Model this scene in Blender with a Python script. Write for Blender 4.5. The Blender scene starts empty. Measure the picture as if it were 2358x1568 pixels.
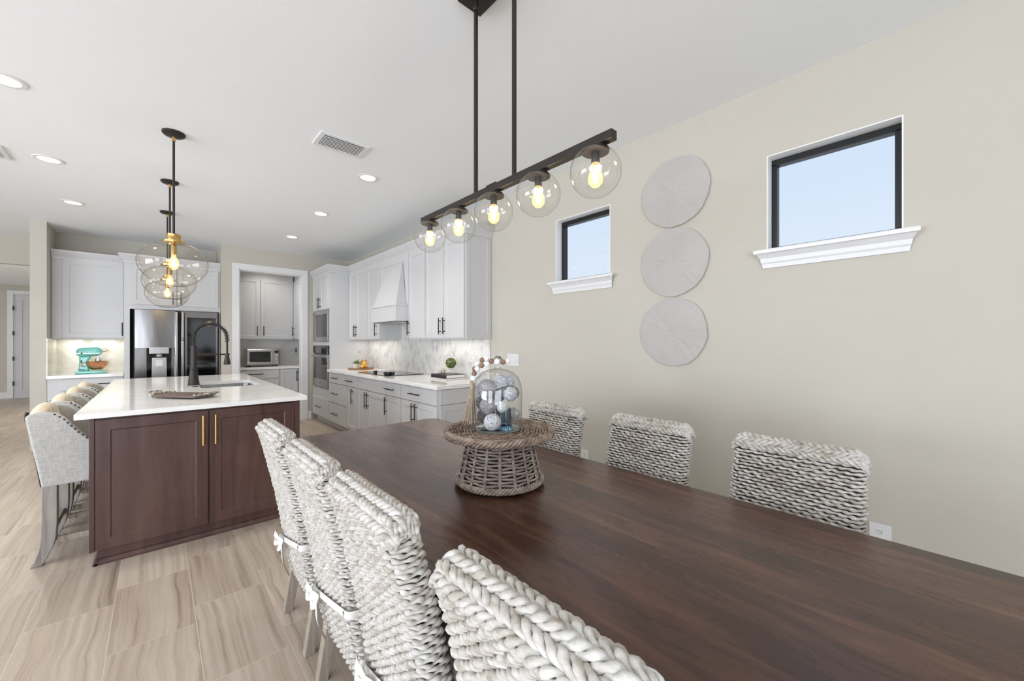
import bpy, math, random
from mathutils import Vector, Matrix, noise
random.seed(7)
PI = math.pi
scene = bpy.context.scene
COL = scene.collection

# ---------------------------------------------------------------- mesh builder
class MB:
    def __init__(s):
        s.v = []; s.f = []
    def add(s, vs, fs):
        b = len(s.v); s.v.extend(vs); s.f.extend([tuple(b + i for i in f) for f in fs]); return s
    def box(s, x0, x1, y0, y1, z0, z1):
        if x0 > x1: x0, x1 = x1, x0
        if y0 > y1: y0, y1 = y1, y0
        if z0 > z1: z0, z1 = z1, z0
        return s.add([(x0,y0,z0),(x1,y0,z0),(x1,y1,z0),(x0,y1,z0),(x0,y0,z1),(x1,y0,z1),(x1,y1,z1),(x0,y1,z1)],
                     [(0,3,2,1),(4,5,6,7),(0,1,5,4),(1,2,6,5),(2,3,7,6),(3,0,4,7)])
    def hexa(s, bot, top):
        return s.add(list(bot)+list(top), [(0,3,2,1),(4,5,6,7),(0,1,5,4),(1,2,6,5),(2,3,7,6),(3,0,4,7)])
    def tube(s, pts, r, n=8, closed=False, flat=None):
        P = [Vector(p) for p in pts]; m = len(P); R = r if isinstance(r,(list,tuple)) else [r]*m
        up = None; vs = []
        for i in range(m):
            if closed: t = P[(i+1)%m]-P[i-1]
            else: t = P[min(i+1,m-1)]-P[max(i-1,0)]
            if t.length < 1e-9: t = Vector((0,0,1))
            t.normalize()
            if up is None:
                up = Vector((0,0,1)) if abs(t.z) < .9 else Vector((1,0,0))
            u = up - t*up.dot(t)
            if u.length < 1e-6: u = t.orthogonal()
            u.normalize(); up = u; w = t.cross(u)
            for k in range(n):
                a = 2*PI*k/n
                vs.append(tuple(P[i]+(u*math.cos(a)*(flat or 1)+w*math.sin(a))*R[i]))
        fs = []
        for i in range(m if closed else m-1):
            j = (i+1) % m
            for k in range(n):
                l = (k+1) % n
                fs.append((i*n+k, i*n+l, j*n+l, j*n+k))
        if not closed:
            fs.append(tuple(range(n-1,-1,-1))); fs.append(tuple((m-1)*n+k for k in range(n)))
        return s.add(vs, fs)
    def lathe(s, prof, n=32, c=(0,0,0), axis='z', scale=(1,1)):
        vs = []; fs = []; m = len(prof)
        for (r, h) in prof:
            for k in range(n):
                a = 2*PI*k/n; x, y = r*math.cos(a)*scale[0], r*math.sin(a)*scale[1]
                p = {'z':(x,y,h),'x':(h,x,y),'y':(x,h,y)}[axis]
                vs.append((p[0]+c[0],p[1]+c[1],p[2]+c[2]))
        for i in range(m-1):
            for k in range(n):
                l=(k+1)%n
                fs.append((i*n+k,i*n+l,(i+1)*n+l,(i+1)*n+k))
        if prof[0][0] > 1e-6: fs.append(tuple(range(n-1,-1,-1)))
        if prof[-1][0] > 1e-6: fs.append(tuple((m-1)*n+k for k in range(n)))
        return s.add(vs, fs)
    def prism(s, poly, axis, a, b):
        n = len(poly)
        def P(p, t): return {'x':(t,p[0],p[1]),'y':(p[0],t,p[1]),'z':(p[0],p[1],t)}[axis]
        vs = [P(p,a) for p in poly]+[P(p,b) for p in poly]
        fs = [tuple(range(n-1,-1,-1)), tuple(range(n,2*n))]
        for i in range(n):
            j=(i+1)%n; fs.append((i,j,n+j,n+i))
        return s.add(vs, fs)
    def sphere(s, c, r, nu=20, nv=12, fn=None, rot=None):
        vs=[]; fs=[]
        for i in range(nv+1):
            th=PI*i/nv
            for k in range(nu):
                ph=2*PI*k/nu; d=Vector((math.sin(th)*math.cos(ph),math.sin(th)*math.sin(ph),math.cos(th)))
                q = r*(fn(d) if fn else 1)
                if rot: d = rot @ d
                vs.append((c[0]+d.x*q,c[1]+d.y*q,c[2]+d.z*q))
        for i in range(nv):
            for k in range(nu):
                l=(k+1)%nu; fs.append((i*nu+k,(i+1)*nu+k,(i+1)*nu+l,i*nu+l))
        return s.add(vs,fs)
    def grid(s, fn, nu, nv, closeu=False):
        vs=[tuple(fn(i/(nu if closeu else nu-1), j/(nv-1))) for j in range(nv) for i in range(nu)]
        fs=[]
        for j in range(nv-1):
            for i in range(nu if closeu else nu-1):
                k=(i+1)%nu; fs.append((j*nu+i,j*nu+k,(j+1)*nu+k,(j+1)*nu+i))
        return s.add(vs,fs)
    def shaker(s, o, U, V, N, w, h, t=.02, rail=.055, rec=.007):
        """framed door: o lower corner on the carcass face, U V in-plane, N outward"""
        o,U,V,N = Vector(o),Vector(U),Vector(V),Vector(N)
        def q(u,v,d): return tuple(o+U*u+V*v+N*d)
        e=.006
        def ring(a,d): return [q(a,a,d),q(w-a,a,d),q(w-a,h-a,d),q(a,h-a,d)]
        vs = ring(0,0)+ring(0,t)+ring(rail,t)+ring(rail+e,t-rec)
        fs=[(3,2,1,0)]
        for b in (0,4,8):
            for i in range(4):
                j=(i+1)%4; fs.append((b+i,b+j,b+4+j,b+4+i))
        fs.append((12,13,14,15))
        flip = U.cross(V).dot(N) < 0
        if flip: fs=[tuple(reversed(f)) for f in fs]
        return s.add(vs,fs)
    def slab(s,o,U,V,N,w,h,t):
        o,U,V,N = Vector(o),Vector(U),Vector(V),Vector(N)
        c=[o,o+U*w,o+U*w+V*h,o+V*h]
        if U.cross(V).dot(N) < 0: c=[c[0],c[3],c[2],c[1]]
        return s.hexa([tuple(p) for p in c],[tuple(p+N*t) for p in c])

ORIG = {}
def thing(name, label, cat, loc=(0,0,0), group=None):
    o = bpy.data.objects.new(name, None); COL.objects.link(o); o.location = loc
    o.empty_display_size = .05
    ORIG[o.name] = Vector(loc)
    tag(o, label, cat, group); return o
def tag(o, label, cat, group=None):
    o['label'] = label; o['category'] = cat
    if group: o['group'] = group
    return o
def obj(name, mb, m, parent=None, smooth=35, bevel=0, seg=2, local=False, label=None, sub=0):
    """verts are world coords; parented meshes are shifted to the root's location"""
    off = Vector((0,0,0))
    if parent is not None and not local: off = ORIG[parent.name]
    me = bpy.data.meshes.new(name)
    vs = mb.v if off.length == 0 else [(x-off.x,y-off.y,z-off.z) for x,y,z in mb.v]
    me.from_pydata(vs, [], mb.f); me.validate(); me.update()
    me.materials.append(m)
    if smooth:
        me.shade_smooth(); me.set_sharp_from_angle(angle=math.radians(smooth))
    o = bpy.data.objects.new(name, me); COL.objects.link(o)
    if parent is not None: o.parent = parent
    ORIG[o.name] = off
    if bevel:
        b = o.modifiers.new('bevel','BEVEL'); b.width = bevel; b.segments = seg; b.limit_method='ANGLE'; b.angle_limit=math.radians(50)
    if sub:
        b = o.modifiers.new('subd','SUBSURF'); b.levels = sub; b.render_levels = sub
    if label: o['label'] = label
    return o
def struct(name, mb, m, parent=None, **k):
    o = obj(name, mb, m, parent, **k)
    if parent is None: o['kind'] = 'structure'
    return o
def dup(root, loc=None, rz=None, label=None):
    def cp(o, par):
        c = o.copy(); COL.objects.link(c); c.parent = par
        for ch in list(o.children): cp(ch, c)
        return c
    r = cp(root, None)
    if loc is not None: r.location = loc
    if rz is not None: r.rotation_euler = (0,0,rz)
    if label: r['label'] = label
    return r

# ---------------------------------------------------------------- materials
class NT:
    def __init__(s, name):
        s.m = bpy.data.materials.new(name); s.m.use_nodes = True
        s.t = s.m.node_tree; s.b = s.t.nodes['Principled BSDF']; s.out = s.t.nodes['Material Output']
    def n(s, typ, **k):
        d = s.t.nodes.new(typ)
        for a,v in k.items(): setattr(d,a,v)
        return d
    def l(s, a, b): s.t.links.new(a, b); return s
    def math(s, op, a, b=None, clamp=False):
        d = s.n('ShaderNodeMath', operation=op, use_clamp=clamp)
        for i,x in enumerate((a,b)):
            if x is None: continue
            if isinstance(x,(int,float)): d.inputs[i].default_value = x
            else: s.l(x, d.inputs[i])
        return d.outputs[0]
    def coord(s, which='Object'):
        return s.n('ShaderNodeTexCoord').outputs[which]
    def sep(s, v):
        d = s.n('ShaderNodeSeparateXYZ'); s.l(v, d.inputs[0]); return d.outputs
    def comb(s, x, y, z):
        d = s.n('ShaderNodeCombineXYZ')
        for i,q in enumerate((x,y,z)):
            if isinstance(q,(int,float)): d.inputs[i].default_value=q
            else: s.l(q,d.inputs[i])
        return d.outputs[0]
    def mapping(s, v, scale=(1,1,1), rot=(0,0,0), loc=(0,0,0)):
        d = s.n('ShaderNodeMapping'); s.l(v,d.inputs[0])
        d.inputs['Scale'].default_value=scale; d.inputs['Rotation'].default_value=rot; d.inputs['Location'].default_value=loc
        return d.outputs[0]
    def noise(s, v, scale=5, detail=4, rough=.55, dist=0):
        d = s.n('ShaderNodeTexNoise'); s.l(v,d.inputs['Vector'])
        d.inputs['Scale'].default_value=scale; d.inputs['Detail'].default_value=detail; d.inputs['Roughness'].default_value=rough; d.inputs['Distortion'].default_value=dist
        return d.outputs['Fac']
    def ramp(s, f, stops):
        d = s.n('ShaderNodeValToRGB'); s.l(f,d.inputs[0]); e=d.color_ramp.elements
        while len(e)<len(stops): e.new(.5)
        for i,(p,c) in enumerate(stops):
            e[i].position=p; e[i].color=(*c,1)
        return d.outputs[0]
    def mix(s, f, a, b, mode='MIX'):
        d = s.n('ShaderNodeMix', data_type='RGBA', blend_type=mode)
        for sock,x in ((d.inputs[0],f),(d.inputs[6],a),(d.inputs[7],b)):
            if isinstance(x,(int,float)): sock.default_value=x
            elif isinstance(x,tuple): sock.default_value=(*x,1)
            else: s.l(x,sock)
        return d.outputs[2]
    def bump(s, h, strength=.3, dist=.01):
        d = s.n('ShaderNodeBump'); d.inputs['Strength'].default_value=strength; d.inputs['Distance'].default_value=dist
        s.l(h,d.inputs['Height']); s.l(d.outputs[0], s.b.inputs['Normal']); return d
    def set(s, **k):
        for a,v in k.items():
            i = s.b.inputs[a.replace('_',' ')]
            if isinstance(v,tuple): i.default_value=(*v,1)
            elif isinstance(v,(int,float)): i.default_value=v
            else: s.l(v,i)
        return s
def lin(c):
    return tuple(((x/255)/12.92 if x/255<=.04045 else ((x/255+.055)/1.055)**2.4) for x in c)
def mat(name, rgb, rough=.5, metal=0, var=.06, nscale=8, spec=.5, bump=0, bscale=60, coat=0, stretch=(1,1,1)):
    """plain painted / metal surface with slight procedural tone variation"""
    t = NT(name); c = lin(rgb); v = t.mapping(t.coord(), scale=stretch)
    f = t.noise(v, nscale, 3)
    t.set(Base_Color=t.ramp(f,[(.3,tuple(x*(1-var) for x in c)),(.7,tuple(min(1,x*(1+var)) for x in c))]), Roughness=rough, Metallic=metal)
    t.b.inputs['Specular IOR Level'].default_value=spec
    if coat: t.b.inputs['Coat Weight'].default_value=coat; t.b.inputs['Coat Roughness'].default_value=.05
    if bump: t.bump(t.noise(v,bscale,4),bump,.004)
    return t.m
def emis(name, rgb, strength):
    t = NT(name); c=lin(rgb)
    t.set(Base_Color=c, Emission_Color=c, Emission_Strength=strength, Roughness=.4); return t.m
def glassmat(name, tint=(1,1,1), edge=(.75,.78,.8), refl=1.0, blend=.25):
    t = NT(name); t.t.nodes.remove(t.b)
    lw = t.n('ShaderNodeLayerWeight'); lw.inputs['Blend'].default_value=.5
    tr = t.n('ShaderNodeBsdfTransparent'); gl = t.n('ShaderNodeBsdfGlossy'); gl.inputs['Roughness'].default_value=.02
    p = t.math('POWER', lw.outputs['Facing'], 4.5)
    t.l(t.mix(p, tint, edge), tr.inputs['Color'])
    fr = t.math('ADD',t.math('MULTIPLY',t.math('POWER',lw.outputs['Facing'],5.0),.6*refl),.045*refl,True)
    mx = t.n('ShaderNodeMixShader'); t.l(fr, mx.inputs[0])
    t.l(tr.outputs[0],mx.inputs[1]); t.l(gl.outputs[0],mx.inputs[2]); t.l(mx.outputs[0],t.out.inputs[0])
    return t.m

M = {}
def mk_wall(name, rgb):
    t=NT(name); c=lin(rgb); v=t.coord()
    t.set(Base_Color=t.ramp(t.noise(v,1.5,3),[(.3,tuple(x*.985 for x in c)),(.7,tuple(x*1.015 for x in c))]), Roughness=.85)
    t.b.inputs['Specular IOR Level'].default_value=.25
    t.bump(t.noise(v,90,4),.12,.004); return t.m
M['wall']=mk_wall('wall_paint',(199,194,183))
def mk_ceil():
    t=NT('ceiling_knockdown'); c=lin((246,249,252)); v=t.coord()
    t.set(Base_Color=c, Roughness=.9); t.b.inputs['Specular IOR Level'].default_value=.2
    t.bump(t.noise(v,38,5,.6),.15,.005); return t.m
M['ceil']=mk_ceil()
M['trim']=mat('trim_white',(232,232,233),.35,var=.01)
M['cab']=mat('cabinet_white',(207,207,208),.38,var=.012,nscale=3)
M['reveal']=mat('window_return_white',(240,240,238),.5,var=.01)
M['black']=mat('matte_black',(28,27,26),.42,var=.1)
M['pull']=mat('pull_black',(24,22,21),.35,.6,var=.1)
M['bronze']=mat('dark_bronze',(52,47,45),.42,.5,var=.1)
M['brass']=mat('brass',(200,166,104),.25,1,var=.06)
M['satinbrass']=mat('satin_brass',(218,176,104),.32,1,var=.05)
M['chrome']=mat('chrome',(210,210,212),.15,1,var=.03)
M['nickel']=mat('antique_nickel',(150,142,132),.3,1,var=.25,nscale=40)
M['dark']=mat('weave_gap_shade',(44,38,33),.9,var=.2)  # dark backing tone, stands for shade in the gaps of woven pieces
M['glassblack']=mat('black_glass',(10,11,12),.06,var=.1,spec=.6)
M['plate']=mat('white_plastic',(226,226,226),.35,var=.01)
M['slot']=mat('slot_dark',(70,70,72),.6)
M['frame_black']=mat('window_frame_black',(16,16,18),.4,var=.1)

def mk_floor():
    t=NT('floor_tile_vein'); x,y,z=t.sep(t.coord())
    u=t.math('DIVIDE',t.math('ADD',x,.16),.2985); i=t.math('FLOOR',u); fu=t.math('SUBTRACT',u,i)
    yy=t.math('SUBTRACT',t.math('SUBTRACT',y,.561),t.math('MULTIPLY',i,.15125))
    w=t.math('DIVIDE',yy,.605); j=t.math('FLOOR',w); fw=t.math('SUBTRACT',w,j)
    wn=t.n('ShaderNodeTexWhiteNoise',noise_dimensions='2D'); t.l(t.comb(i,j,0),wn.inputs['Vector'])
    r=wn.outputs['Value']; rc=t.sep(wn.outputs['Color'])
    # veins run along the long side, offset per tile
    off=t.math('MULTIPLY',r,37.0); off2=t.math('MULTIPLY',rc[1],19.0)
    wob=t.math('MULTIPLY',t.noise(t.comb(t.math('MULTIPLY',x,2.0),t.math('ADD',t.math('MULTIPLY',y,3.2),off),off2),1.0,3,.5),.055)
    vx=t.math('ADD',t.math('MULTIPLY',t.math('ADD',x,wob),40.0),off)
    vec=t.comb(vx,t.math('MULTIPLY',y,.55),off2)
    f1=t.noise(vec,1.0,6,.62)
    f2=t.noise(t.comb(t.math('MULTIPLY',vx,.28),t.math('MULTIPLY',y,.9),off),1.0,3)
    f=t.math('ADD',t.math('MULTIPLY',f1,.75),t.math('MULTIPLY',f2,.35))
    c=t.ramp(f,[(.36,lin((150,132,116))),(.46,lin((182,164,147))),(.55,lin((194,178,161))),(.66,lin((205,191,176)))])
    tone=t.math('ADD',t.math('MULTIPLY',rc[0],.2),.76)
    tc=t.n('ShaderNodeVectorMath',operation='SCALE'); t.l(c,tc.inputs[0]); t.l(tone,tc.inputs['Scale'])
    g1=t.math('LESS_THAN',t.math('MINIMUM',fu,t.math('SUBTRACT',1.0,fu)),.0055)
    g2=t.math('LESS_THAN',t.math('MINIMUM',fw,t.math('SUBTRACT',1.0,fw)),.0026)
    g=t.math('MAXIMUM',g1,g2)
    t.set(Base_Color=t.mix(g,tc.outputs[0],lin((203,190,174))))
    t.set(Roughness=t.math('ADD',t.math('MULTIPLY',f1,.12),.3))
    t.bump(t.math('SUBTRACT',1.0,g),.25,.0015)
    return t.m
M['floor']=mk_floor()

def mk_wood(name, dark, mid, light, pl=.115, axis='y', rough=.27, sc=1.0, coat=0.0):
    t=NT(name); s=t.sep(t.coord()); x,y,z=s
    if axis=='z': x,y=s[0],s[2]
    u=t.math('DIVIDE',x,pl); i=t.math('FLOOR',u); fu=t.math('SUBTRACT',u,i)
    wn=t.n('ShaderNodeTexWhiteNoise',noise_dimensions='1D'); t.l(i,wn.inputs['W']); r=wn.outputs['Value']
    o=t.math('MULTIPLY',r,50.0)
    wob=t.math('MULTIPLY',t.noise(t.comb(t.math('MULTIPLY',x,3*sc),t.math('ADD',t.math('MULTIPLY',y,1.3*sc),o),z),1.0,3),.16)
    grain=t.noise(t.comb(t.math('MULTIPLY',t.math('ADD',x,wob),34*sc),t.math('ADD',t.math('MULTIPLY',y,1.6*sc),o),o),1.0,6,.6)
    cloud=t.noise(t.comb(t.math('MULTIPLY',x,7*sc),t.math('ADD',t.math('MULTIPLY',y,2.2*sc),o),o),1.0,4,.6,.6)
    f=t.math('ADD',t.math('MULTIPLY',grain,.5),t.math('ADD',t.math('MULTIPLY',cloud,.5),t.math('MULTIPLY',t.math('SUBTRACT',r,.5),.1)))
    t.set(Base_Color=t.ramp(f,[(.38,lin(dark)),(.52,lin(mid)),(.68,lin(light))]))
    t.set(Roughness=t.math('ADD',t.math('MULTIPLY',grain,.12),rough-.05))
    if coat: t.b.inputs['Coat Weight'].default_value=coat; t.b.inputs['Coat Roughness'].default_value=.2
    t.bump(grain,.05,.001)
    return t.m
M['table']=mk_wood('table_espresso',(60,38,28),(86,57,43),(112,80,58),rough=.26)
bpy.data.materials['table_espresso'].node_tree.nodes['Principled BSDF'].inputs['Specular IOR Level'].default_value=.5

M['island']=mk_wood('island_stain',(70,47,43),(84,59,54),(98,74,65),pl=3.0,axis='z',rough=.34,sc=.55)
M['driftwood']=mk_wood('driftwood_leg',(112,102,92),(146,136,124),(176,160,140),pl=1.0,axis='z',rough=.6)
M['greywood']=mk_wood('weathered_grey_leg',(126,118,110),(150,144,138),(170,162,152),pl=1.0,axis='z',rough=.55)
M['lightwood']=mk_wood('acacia_tray',(120,78,44),(168,118,70),(196,150,100),pl=.05,rough=.5)

def mk_quartz(name, vein=.5):
    t=NT(name); v=t.mapping(t.coord(),scale=(.5,1,1))
    a=t.noise(v,1.6,5,.6,1.2); d=t.math('ABSOLUTE',t.math('SUBTRACT',a,.5))
    f=t.math('MULTIPLY',t.math('SUBTRACT',1.0,t.math('MULTIPLY',d,14.0,True)),vein)
    t.set(Base_Color=t.mix(f,lin((245,244,242)),lin((222,218,213))),Roughness=.1); t.b.inputs['Specular IOR Level'].default_value=.6
    return t.m
M['quartz']=mk_quartz('quartz_white',.35)

def mk_rhomb(name, a, b, axes='yz', base=(226,224,221), dk=(186,184,182)):
    t=NT(name); s=t.sep(t.coord()); h=s['xyz'.index(axes[0])]; z=s['xyz'.index(axes[1])]
    p=t.math('ADD',t.math('DIVIDE',h,a),t.math('DIVIDE',z,b)); q=t.math('SUBTRACT',t.math('DIVIDE',h,a),t.math('DIVIDE',z,b))
    ip,iq=t.math('FLOOR',p),t.math('FLOOR',q)
    wn=t.n('ShaderNodeTexWhiteNoise',noise_dimensions='2D'); t.l(t.comb(ip,iq,0),wn.inputs['Vector'])
    r=wn.outputs['Value']
    cl=t.noise(t.coord(),9,4,.6,.8); big=t.noise(t.coord(),2.2,2)
    f=t.math('ADD',t.math('MULTIPLY',t.math('POWER',r,3.0),.55),t.math('ADD',t.math('MULTIPLY',t.math('SUBTRACT',cl,.45),.8),t.math('MULTIPLY',t.math('SUBTRACT',big,.5),.8)))
    c=t.ramp(f,[(.05,lin(base)),(.4,tuple((x+y)/2 for x,y in zip(lin(base),lin(dk)))),(.75,lin(dk))])
    fp,fq=t.math('SUBTRACT',p,ip),t.math('SUBTRACT',q,iq)
    e=t.math('MINIMUM',t.math('MINIMUM',fp,t.math('SUBTRACT',1.0,fp)),t.math('MINIMUM',fq,t.math('SUBTRACT',1.0,fq)))
    g=t.math('LESS_THAN',e,.03)
    t.set(Base_Color=t.mix(g,c,lin((222,220,216))),Roughness=.18); return t.m
M['mosaic']=mk_rhomb('marble_rhomb_mosaic',.085,.12)
M['mosaic_x']=mk_rhomb('marble_rhomb_mosaic_left',.16,.2,'xz',(232,228,220),(200,190,174))
M['pantry_splash']=mk_quartz('pantry_stone',.5)

def mk_weave(name, cols, hole=False):
    t=NT(name); v=t.coord()
    a=t.noise(t.mapping(v,scale=(1,1,3)),28,3,.6); b=t.noise(v,5,2)
    f=t.math('ADD',t.math('MULTIPLY',a,.7),t.math('MULTIPLY',b,.3))
    t.set(Base_Color=t.ramp(f,[(.34,lin(cols[0])),(.48,lin(cols[1])),(.62,lin(cols[2]))]),Roughness=.8)
    t.b.inputs['Specular IOR Level'].default_value=.2
    t.bump(t.noise(t.mapping(v,scale=(2,2,9)),160,3,.7),.45,.002); return t.m
M['weave']=mk_weave('whitewashed_seagrass',((156,145,130),(192,186,178),(212,209,204)))
M['wicker']=mk_weave('grey_wicker',((112,97,88),(150,136,126),(178,166,156)))
M['wicker_top']=mk_weave('brown_wicker',((98,82,70),(136,119,106),(164,148,136)))
def mk_linen(name, rgb, rgb2, weave=900):
    t=NT(name); v=t.coord()
    wx=t.noise(t.mapping(v,scale=(1,1,.12)),weave,2); wz=t.noise(t.mapping(v,scale=(.12,.12,1)),weave,2)
    f=t.math('MULTIPLY',t.math('ADD',wx,wz),.5)
    t.set(Base_Color=t.ramp(f,[(.4,lin(rgb2)),(.6,lin(rgb))]),Roughness=.9)
    t.b.inputs['Specular IOR Level'].default_value=.15; t.b.inputs['Sheen Weight'].default_value=.2
    t.bump(f,.15,.0008); return t.m
M['linen']=mk_linen('cream_linen',(232,219,196),(214,199,172),500)
M['linen_grey']=mk_linen('oatmeal_linen',(196,194,190),(172,170,166),260)
M['ribbon']=mk_linen('white_cotton',(222,220,215),(208,206,201),700)
def mk_steel(name, rough=.2, col=(128,126,126)):
    t=NT(name); v=t.coord()
    br=t.noise(t.mapping(v,scale=(160,160,1.2)),1.0,2)
    wav=t.noise(t.mapping(v,scale=(5,5,.9)),1.0,2,.5)
    t.set(Base_Color=lin(col),Metallic=1,Roughness=t.math('ADD',t.math('MULTIPLY',br,.08),rough-.04))
    t.bump(wav,.3,.012); return t.m
M['steel']=mk_steel('brushed_steel'); M['steel_flat']=mat('steel_trim',(176,175,174),.25,1,var=.04)
M['glass']=glassmat('clear_glass',(.985,.98,.97),(.74,.74,.74),1.2)
M['amberglass']=glassmat('champagne_glass',(.975,.957,.93),(.70,.64,.56),1.2)
M['aqua']=glassmat('aqua_glass',(.86,.94,.97),(.42,.62,.78),1.5)
M['pane']=glassmat('window_pane',(.98,.99,1),(.95,.97,1),.5,.05)
M['filament']=emis('filament_glow',(255,232,186),16.0)
def mk_bulb():
    t=NT('amber_bulb_glass'); t.t.nodes.remove(t.b)
    tr=t.n('ShaderNodeBsdfTransparent'); tr.inputs[0].default_value=(.95,.88,.72,1); e=t.n('ShaderNodeEmission'); e.inputs[0].default_value=(1,.70,.30,1); e.inputs[1].default_value=.75
    ad=t.n('ShaderNodeAddShader'); t.l(tr.outputs[0],ad.inputs[0]); t.l(e.outputs[0],ad.inputs[1]); t.l(ad.outputs[0],t.out.inputs[0]); return t.m
M['bulb']=mk_bulb()
M['clocheglass']=glassmat('cloche_glass',(.975,.985,.985),(.42,.45,.48),2.2)
def mk_solid(name,col):
    t=NT(name); t.set(Base_Color=col,Roughness=.02); t.b.inputs['Transmission Weight'].default_value=1; t.b.inputs['IOR'].default_value=1.48; return t.m
M['solidglass']=mk_solid('solid_clear_glass',(.93,.96,.94)); M['solidaqua']=mk_solid('solid_aqua_glass',(.62,.82,.92))
M['can']=emis('downlight_glow',(255,232,176),5.0)
M['ovenglass']=mat('oven_window_glass',(62,60,57),.1,.4,var=.05)
M['traywood']=mat('tray_taupe',(100,82,74),.35,.1,var=.06)
M['aquapaint']=mat('mixer_aqua_enamel',(134,214,204),.2,var=.02,coat=.4)
M['copper']=mat('copper_bowl',(222,160,120),.2,1,var=.04)
M['beadbrown']=mat('brown_wood_bead',(134,106,88),.6,var=.15,nscale=60)
M['beadwhite']=mat('white_bead',(240,240,242),.5,var=.02)
M['tassel']=mat('jute_tassel',(164,146,128),.9,var=.2,nscale=90)
M['moss']=mk_weave('moss_green',((44,54,12),(86,98,28),(130,138,58)))
M['leaf']=mat('succulent_green',(112,132,70),.5,var=.25,nscale=50)
M['ceramic']=mat('white_ceramic',(236,234,230),.25,var=.02)
M['gold']=mat('hammered_gold',(226,178,96),.25,1,var=.1,bump=.6,bscale=40)
M['spoonwood']=mat('pale_wood_utensil',(206,182,158),.55,var=.1)
M['paper']=mat('book_pages',(232,230,226),.8,var=.03,nscale=80)
M['bookblack']=mat('book_cover_black',(34,30,30),.5,var=.1)
M['bookpink']=mat('book_cover_pale',(214,204,202),.5,var=.04)
M['shell']=mat('pale_shell',(214,202,190),.4,var=.2,nscale=60)
def mk_ball(name,a,b,sc,st=(1,1,1)):
    t=NT(name); v=t.mapping(t.coord('Generated'),scale=st)
    t.set(Base_Color=t.ramp(t.noise(v,sc,3,.6),[(.4,lin(a)),(.6,lin(b))]),Roughness=.85); t.bump(t.noise(v,sc*2,3),.4,.003); return t.m
M['yarn']=mk_ball('lilac_grey_yarn',(118,112,120),(164,158,164),14)
M['yarnpale']=mk_ball('pale_grey_yarn',(150,154,162),(206,208,213),10)
M['yarndark']=mk_ball('dark_grey_yarn',(88,84,86),(132,127,126),14)
def mk_speck():
    t=NT('white_speckled_ball'); v=t.coord('Generated'); w=t.n('ShaderNodeTexVoronoi'); t.l(v,w.inputs['Vector']); w.inputs['Scale'].default_value=9
    t.set(Base_Color=t.ramp(w.outputs['Distance'],[(.2,lin((120,116,118))),(.36,lin((206,206,208)))]),Roughness=.8); t.bump(w.outputs['Distance'],.6,.004); return t.m
M['speck']=mk_speck()
M['vine']=mat('grey_vine',(176,172,172),.7,var=.2,nscale=40)
# ================================================================ SETTING
CZ = 2.845; WX = 2.66
struct('floor', MB().box(-6,2.9,-3.2,16,-.05,0), M['floor'])
struct('ceiling', MB().box(-6,2.9,-3.2,8.92,CZ,CZ+.08), M['ceil'])
struct('ceiling_hall', MB().box(-6,-.9,9.021,16,2.72,2.78), M['ceil'])
# right wall with two openings (boxes around the holes keep it one mesh)
W1=(.118,.688,1.868,2.430); W2=(1.762,2.334,1.868,2.430)   # y0 y1 z0 z1
w=MB()
ys=[-3.2,W1[0],W1[1],W2[0],W2[1],9.6]
TW=WX+.17
for a,b in ((ys[0],ys[1]),(ys[2],ys[3]),(ys[4],ys[5])): w.box(WX,TW,a,b,0,CZ+.08)
for q in (W1,W2):
    w.box(WX,TW,q[0],q[1],0,q[2]); w.box(WX,TW,q[0],q[1],q[3],CZ+.08)
struct('wall_right', w, M['wall'], smooth=0)
# pantry-face wall (y 7.42) with the cased opening
PO=(.955,1.852,2.49)
w=MB(); w.box(.727,PO[0],7.42,7.54,0,CZ); w.box(PO[1],WX,7.42,7.54,0,CZ); w.box(PO[0],PO[1],7.42,7.54,PO[2],CZ)
w.box(.727,.80,7.54,8.42,0,CZ)
struct('wall_back', w, M['wall'], smooth=0)
struct('wall_alcove', MB().box(-1.02,.727,8.125,8.22,0,CZ), M['wall'], smooth=0)
w=MB(); w.box(-1.155,-1.02,7.53,8.9,0,CZ)
struct('wall_column', w, M['wall'], smooth=0)
w=MB(); w.box(.80,2.66,8.40,8.5,0,CZ); w.box(2.205,2.3,7.54,8.4,0,CZ)
struct('wall_pantry', w, M['wall'], smooth=0)
w=MB(); w.box(-6,-1.155,8.9,9.02,2.455,CZ); w.box(-6,-4.2,8.9,9.02,0,2.455); w.box(-1.155,-.9,8.9,9.02,0,CZ); w.box(-1.0,-.9,9.02,16,0,CZ)
struct('wall_header', w, M['wall'], smooth=0)
w=MB(); w.box(-6,-2.56,15,15.12,0,2.8); w.box(-1.55,-.9,15,15.12,0,2.8); w.box(-2.56,-1.55,15,15.12,2.5,2.8)
struct('wall_far', w, M['wall'], smooth=0)
# left and rear walls with tall glazed openings that let the daylight in
w=MB(); yl=[(-3.2,-2.4),(.2,1.2),(4.6,9.0)]
for a,b in yl: w.box(-6.12,-6,a,b,0,CZ)
for a,b in ((-2.4,.2),(1.2,4.6)): w.box(-6.12,-6,a,b,2.45,CZ)
w.box(-6.12,-6,9.0,16,0,CZ)
struct('wall_left', w, M['wall'], smooth=0)
w=MB(); w.box(-6,-4.6,-3.32,-3.2,0,CZ); w.box(-.9,.9,-3.32,-3.2,0,CZ); w.box(2.2,2.9,-3.32,-3.2,0,CZ); w.box(-4.6,-.9,-3.32,-3.2,2.45,CZ); w.box(.9,2.2,-3.32,-3.2,2.45,CZ); w.box(.9,2.2,-3.32,-3.2,0,.85)
struct('wall_rear', w, M['wall'], smooth=0)

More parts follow.
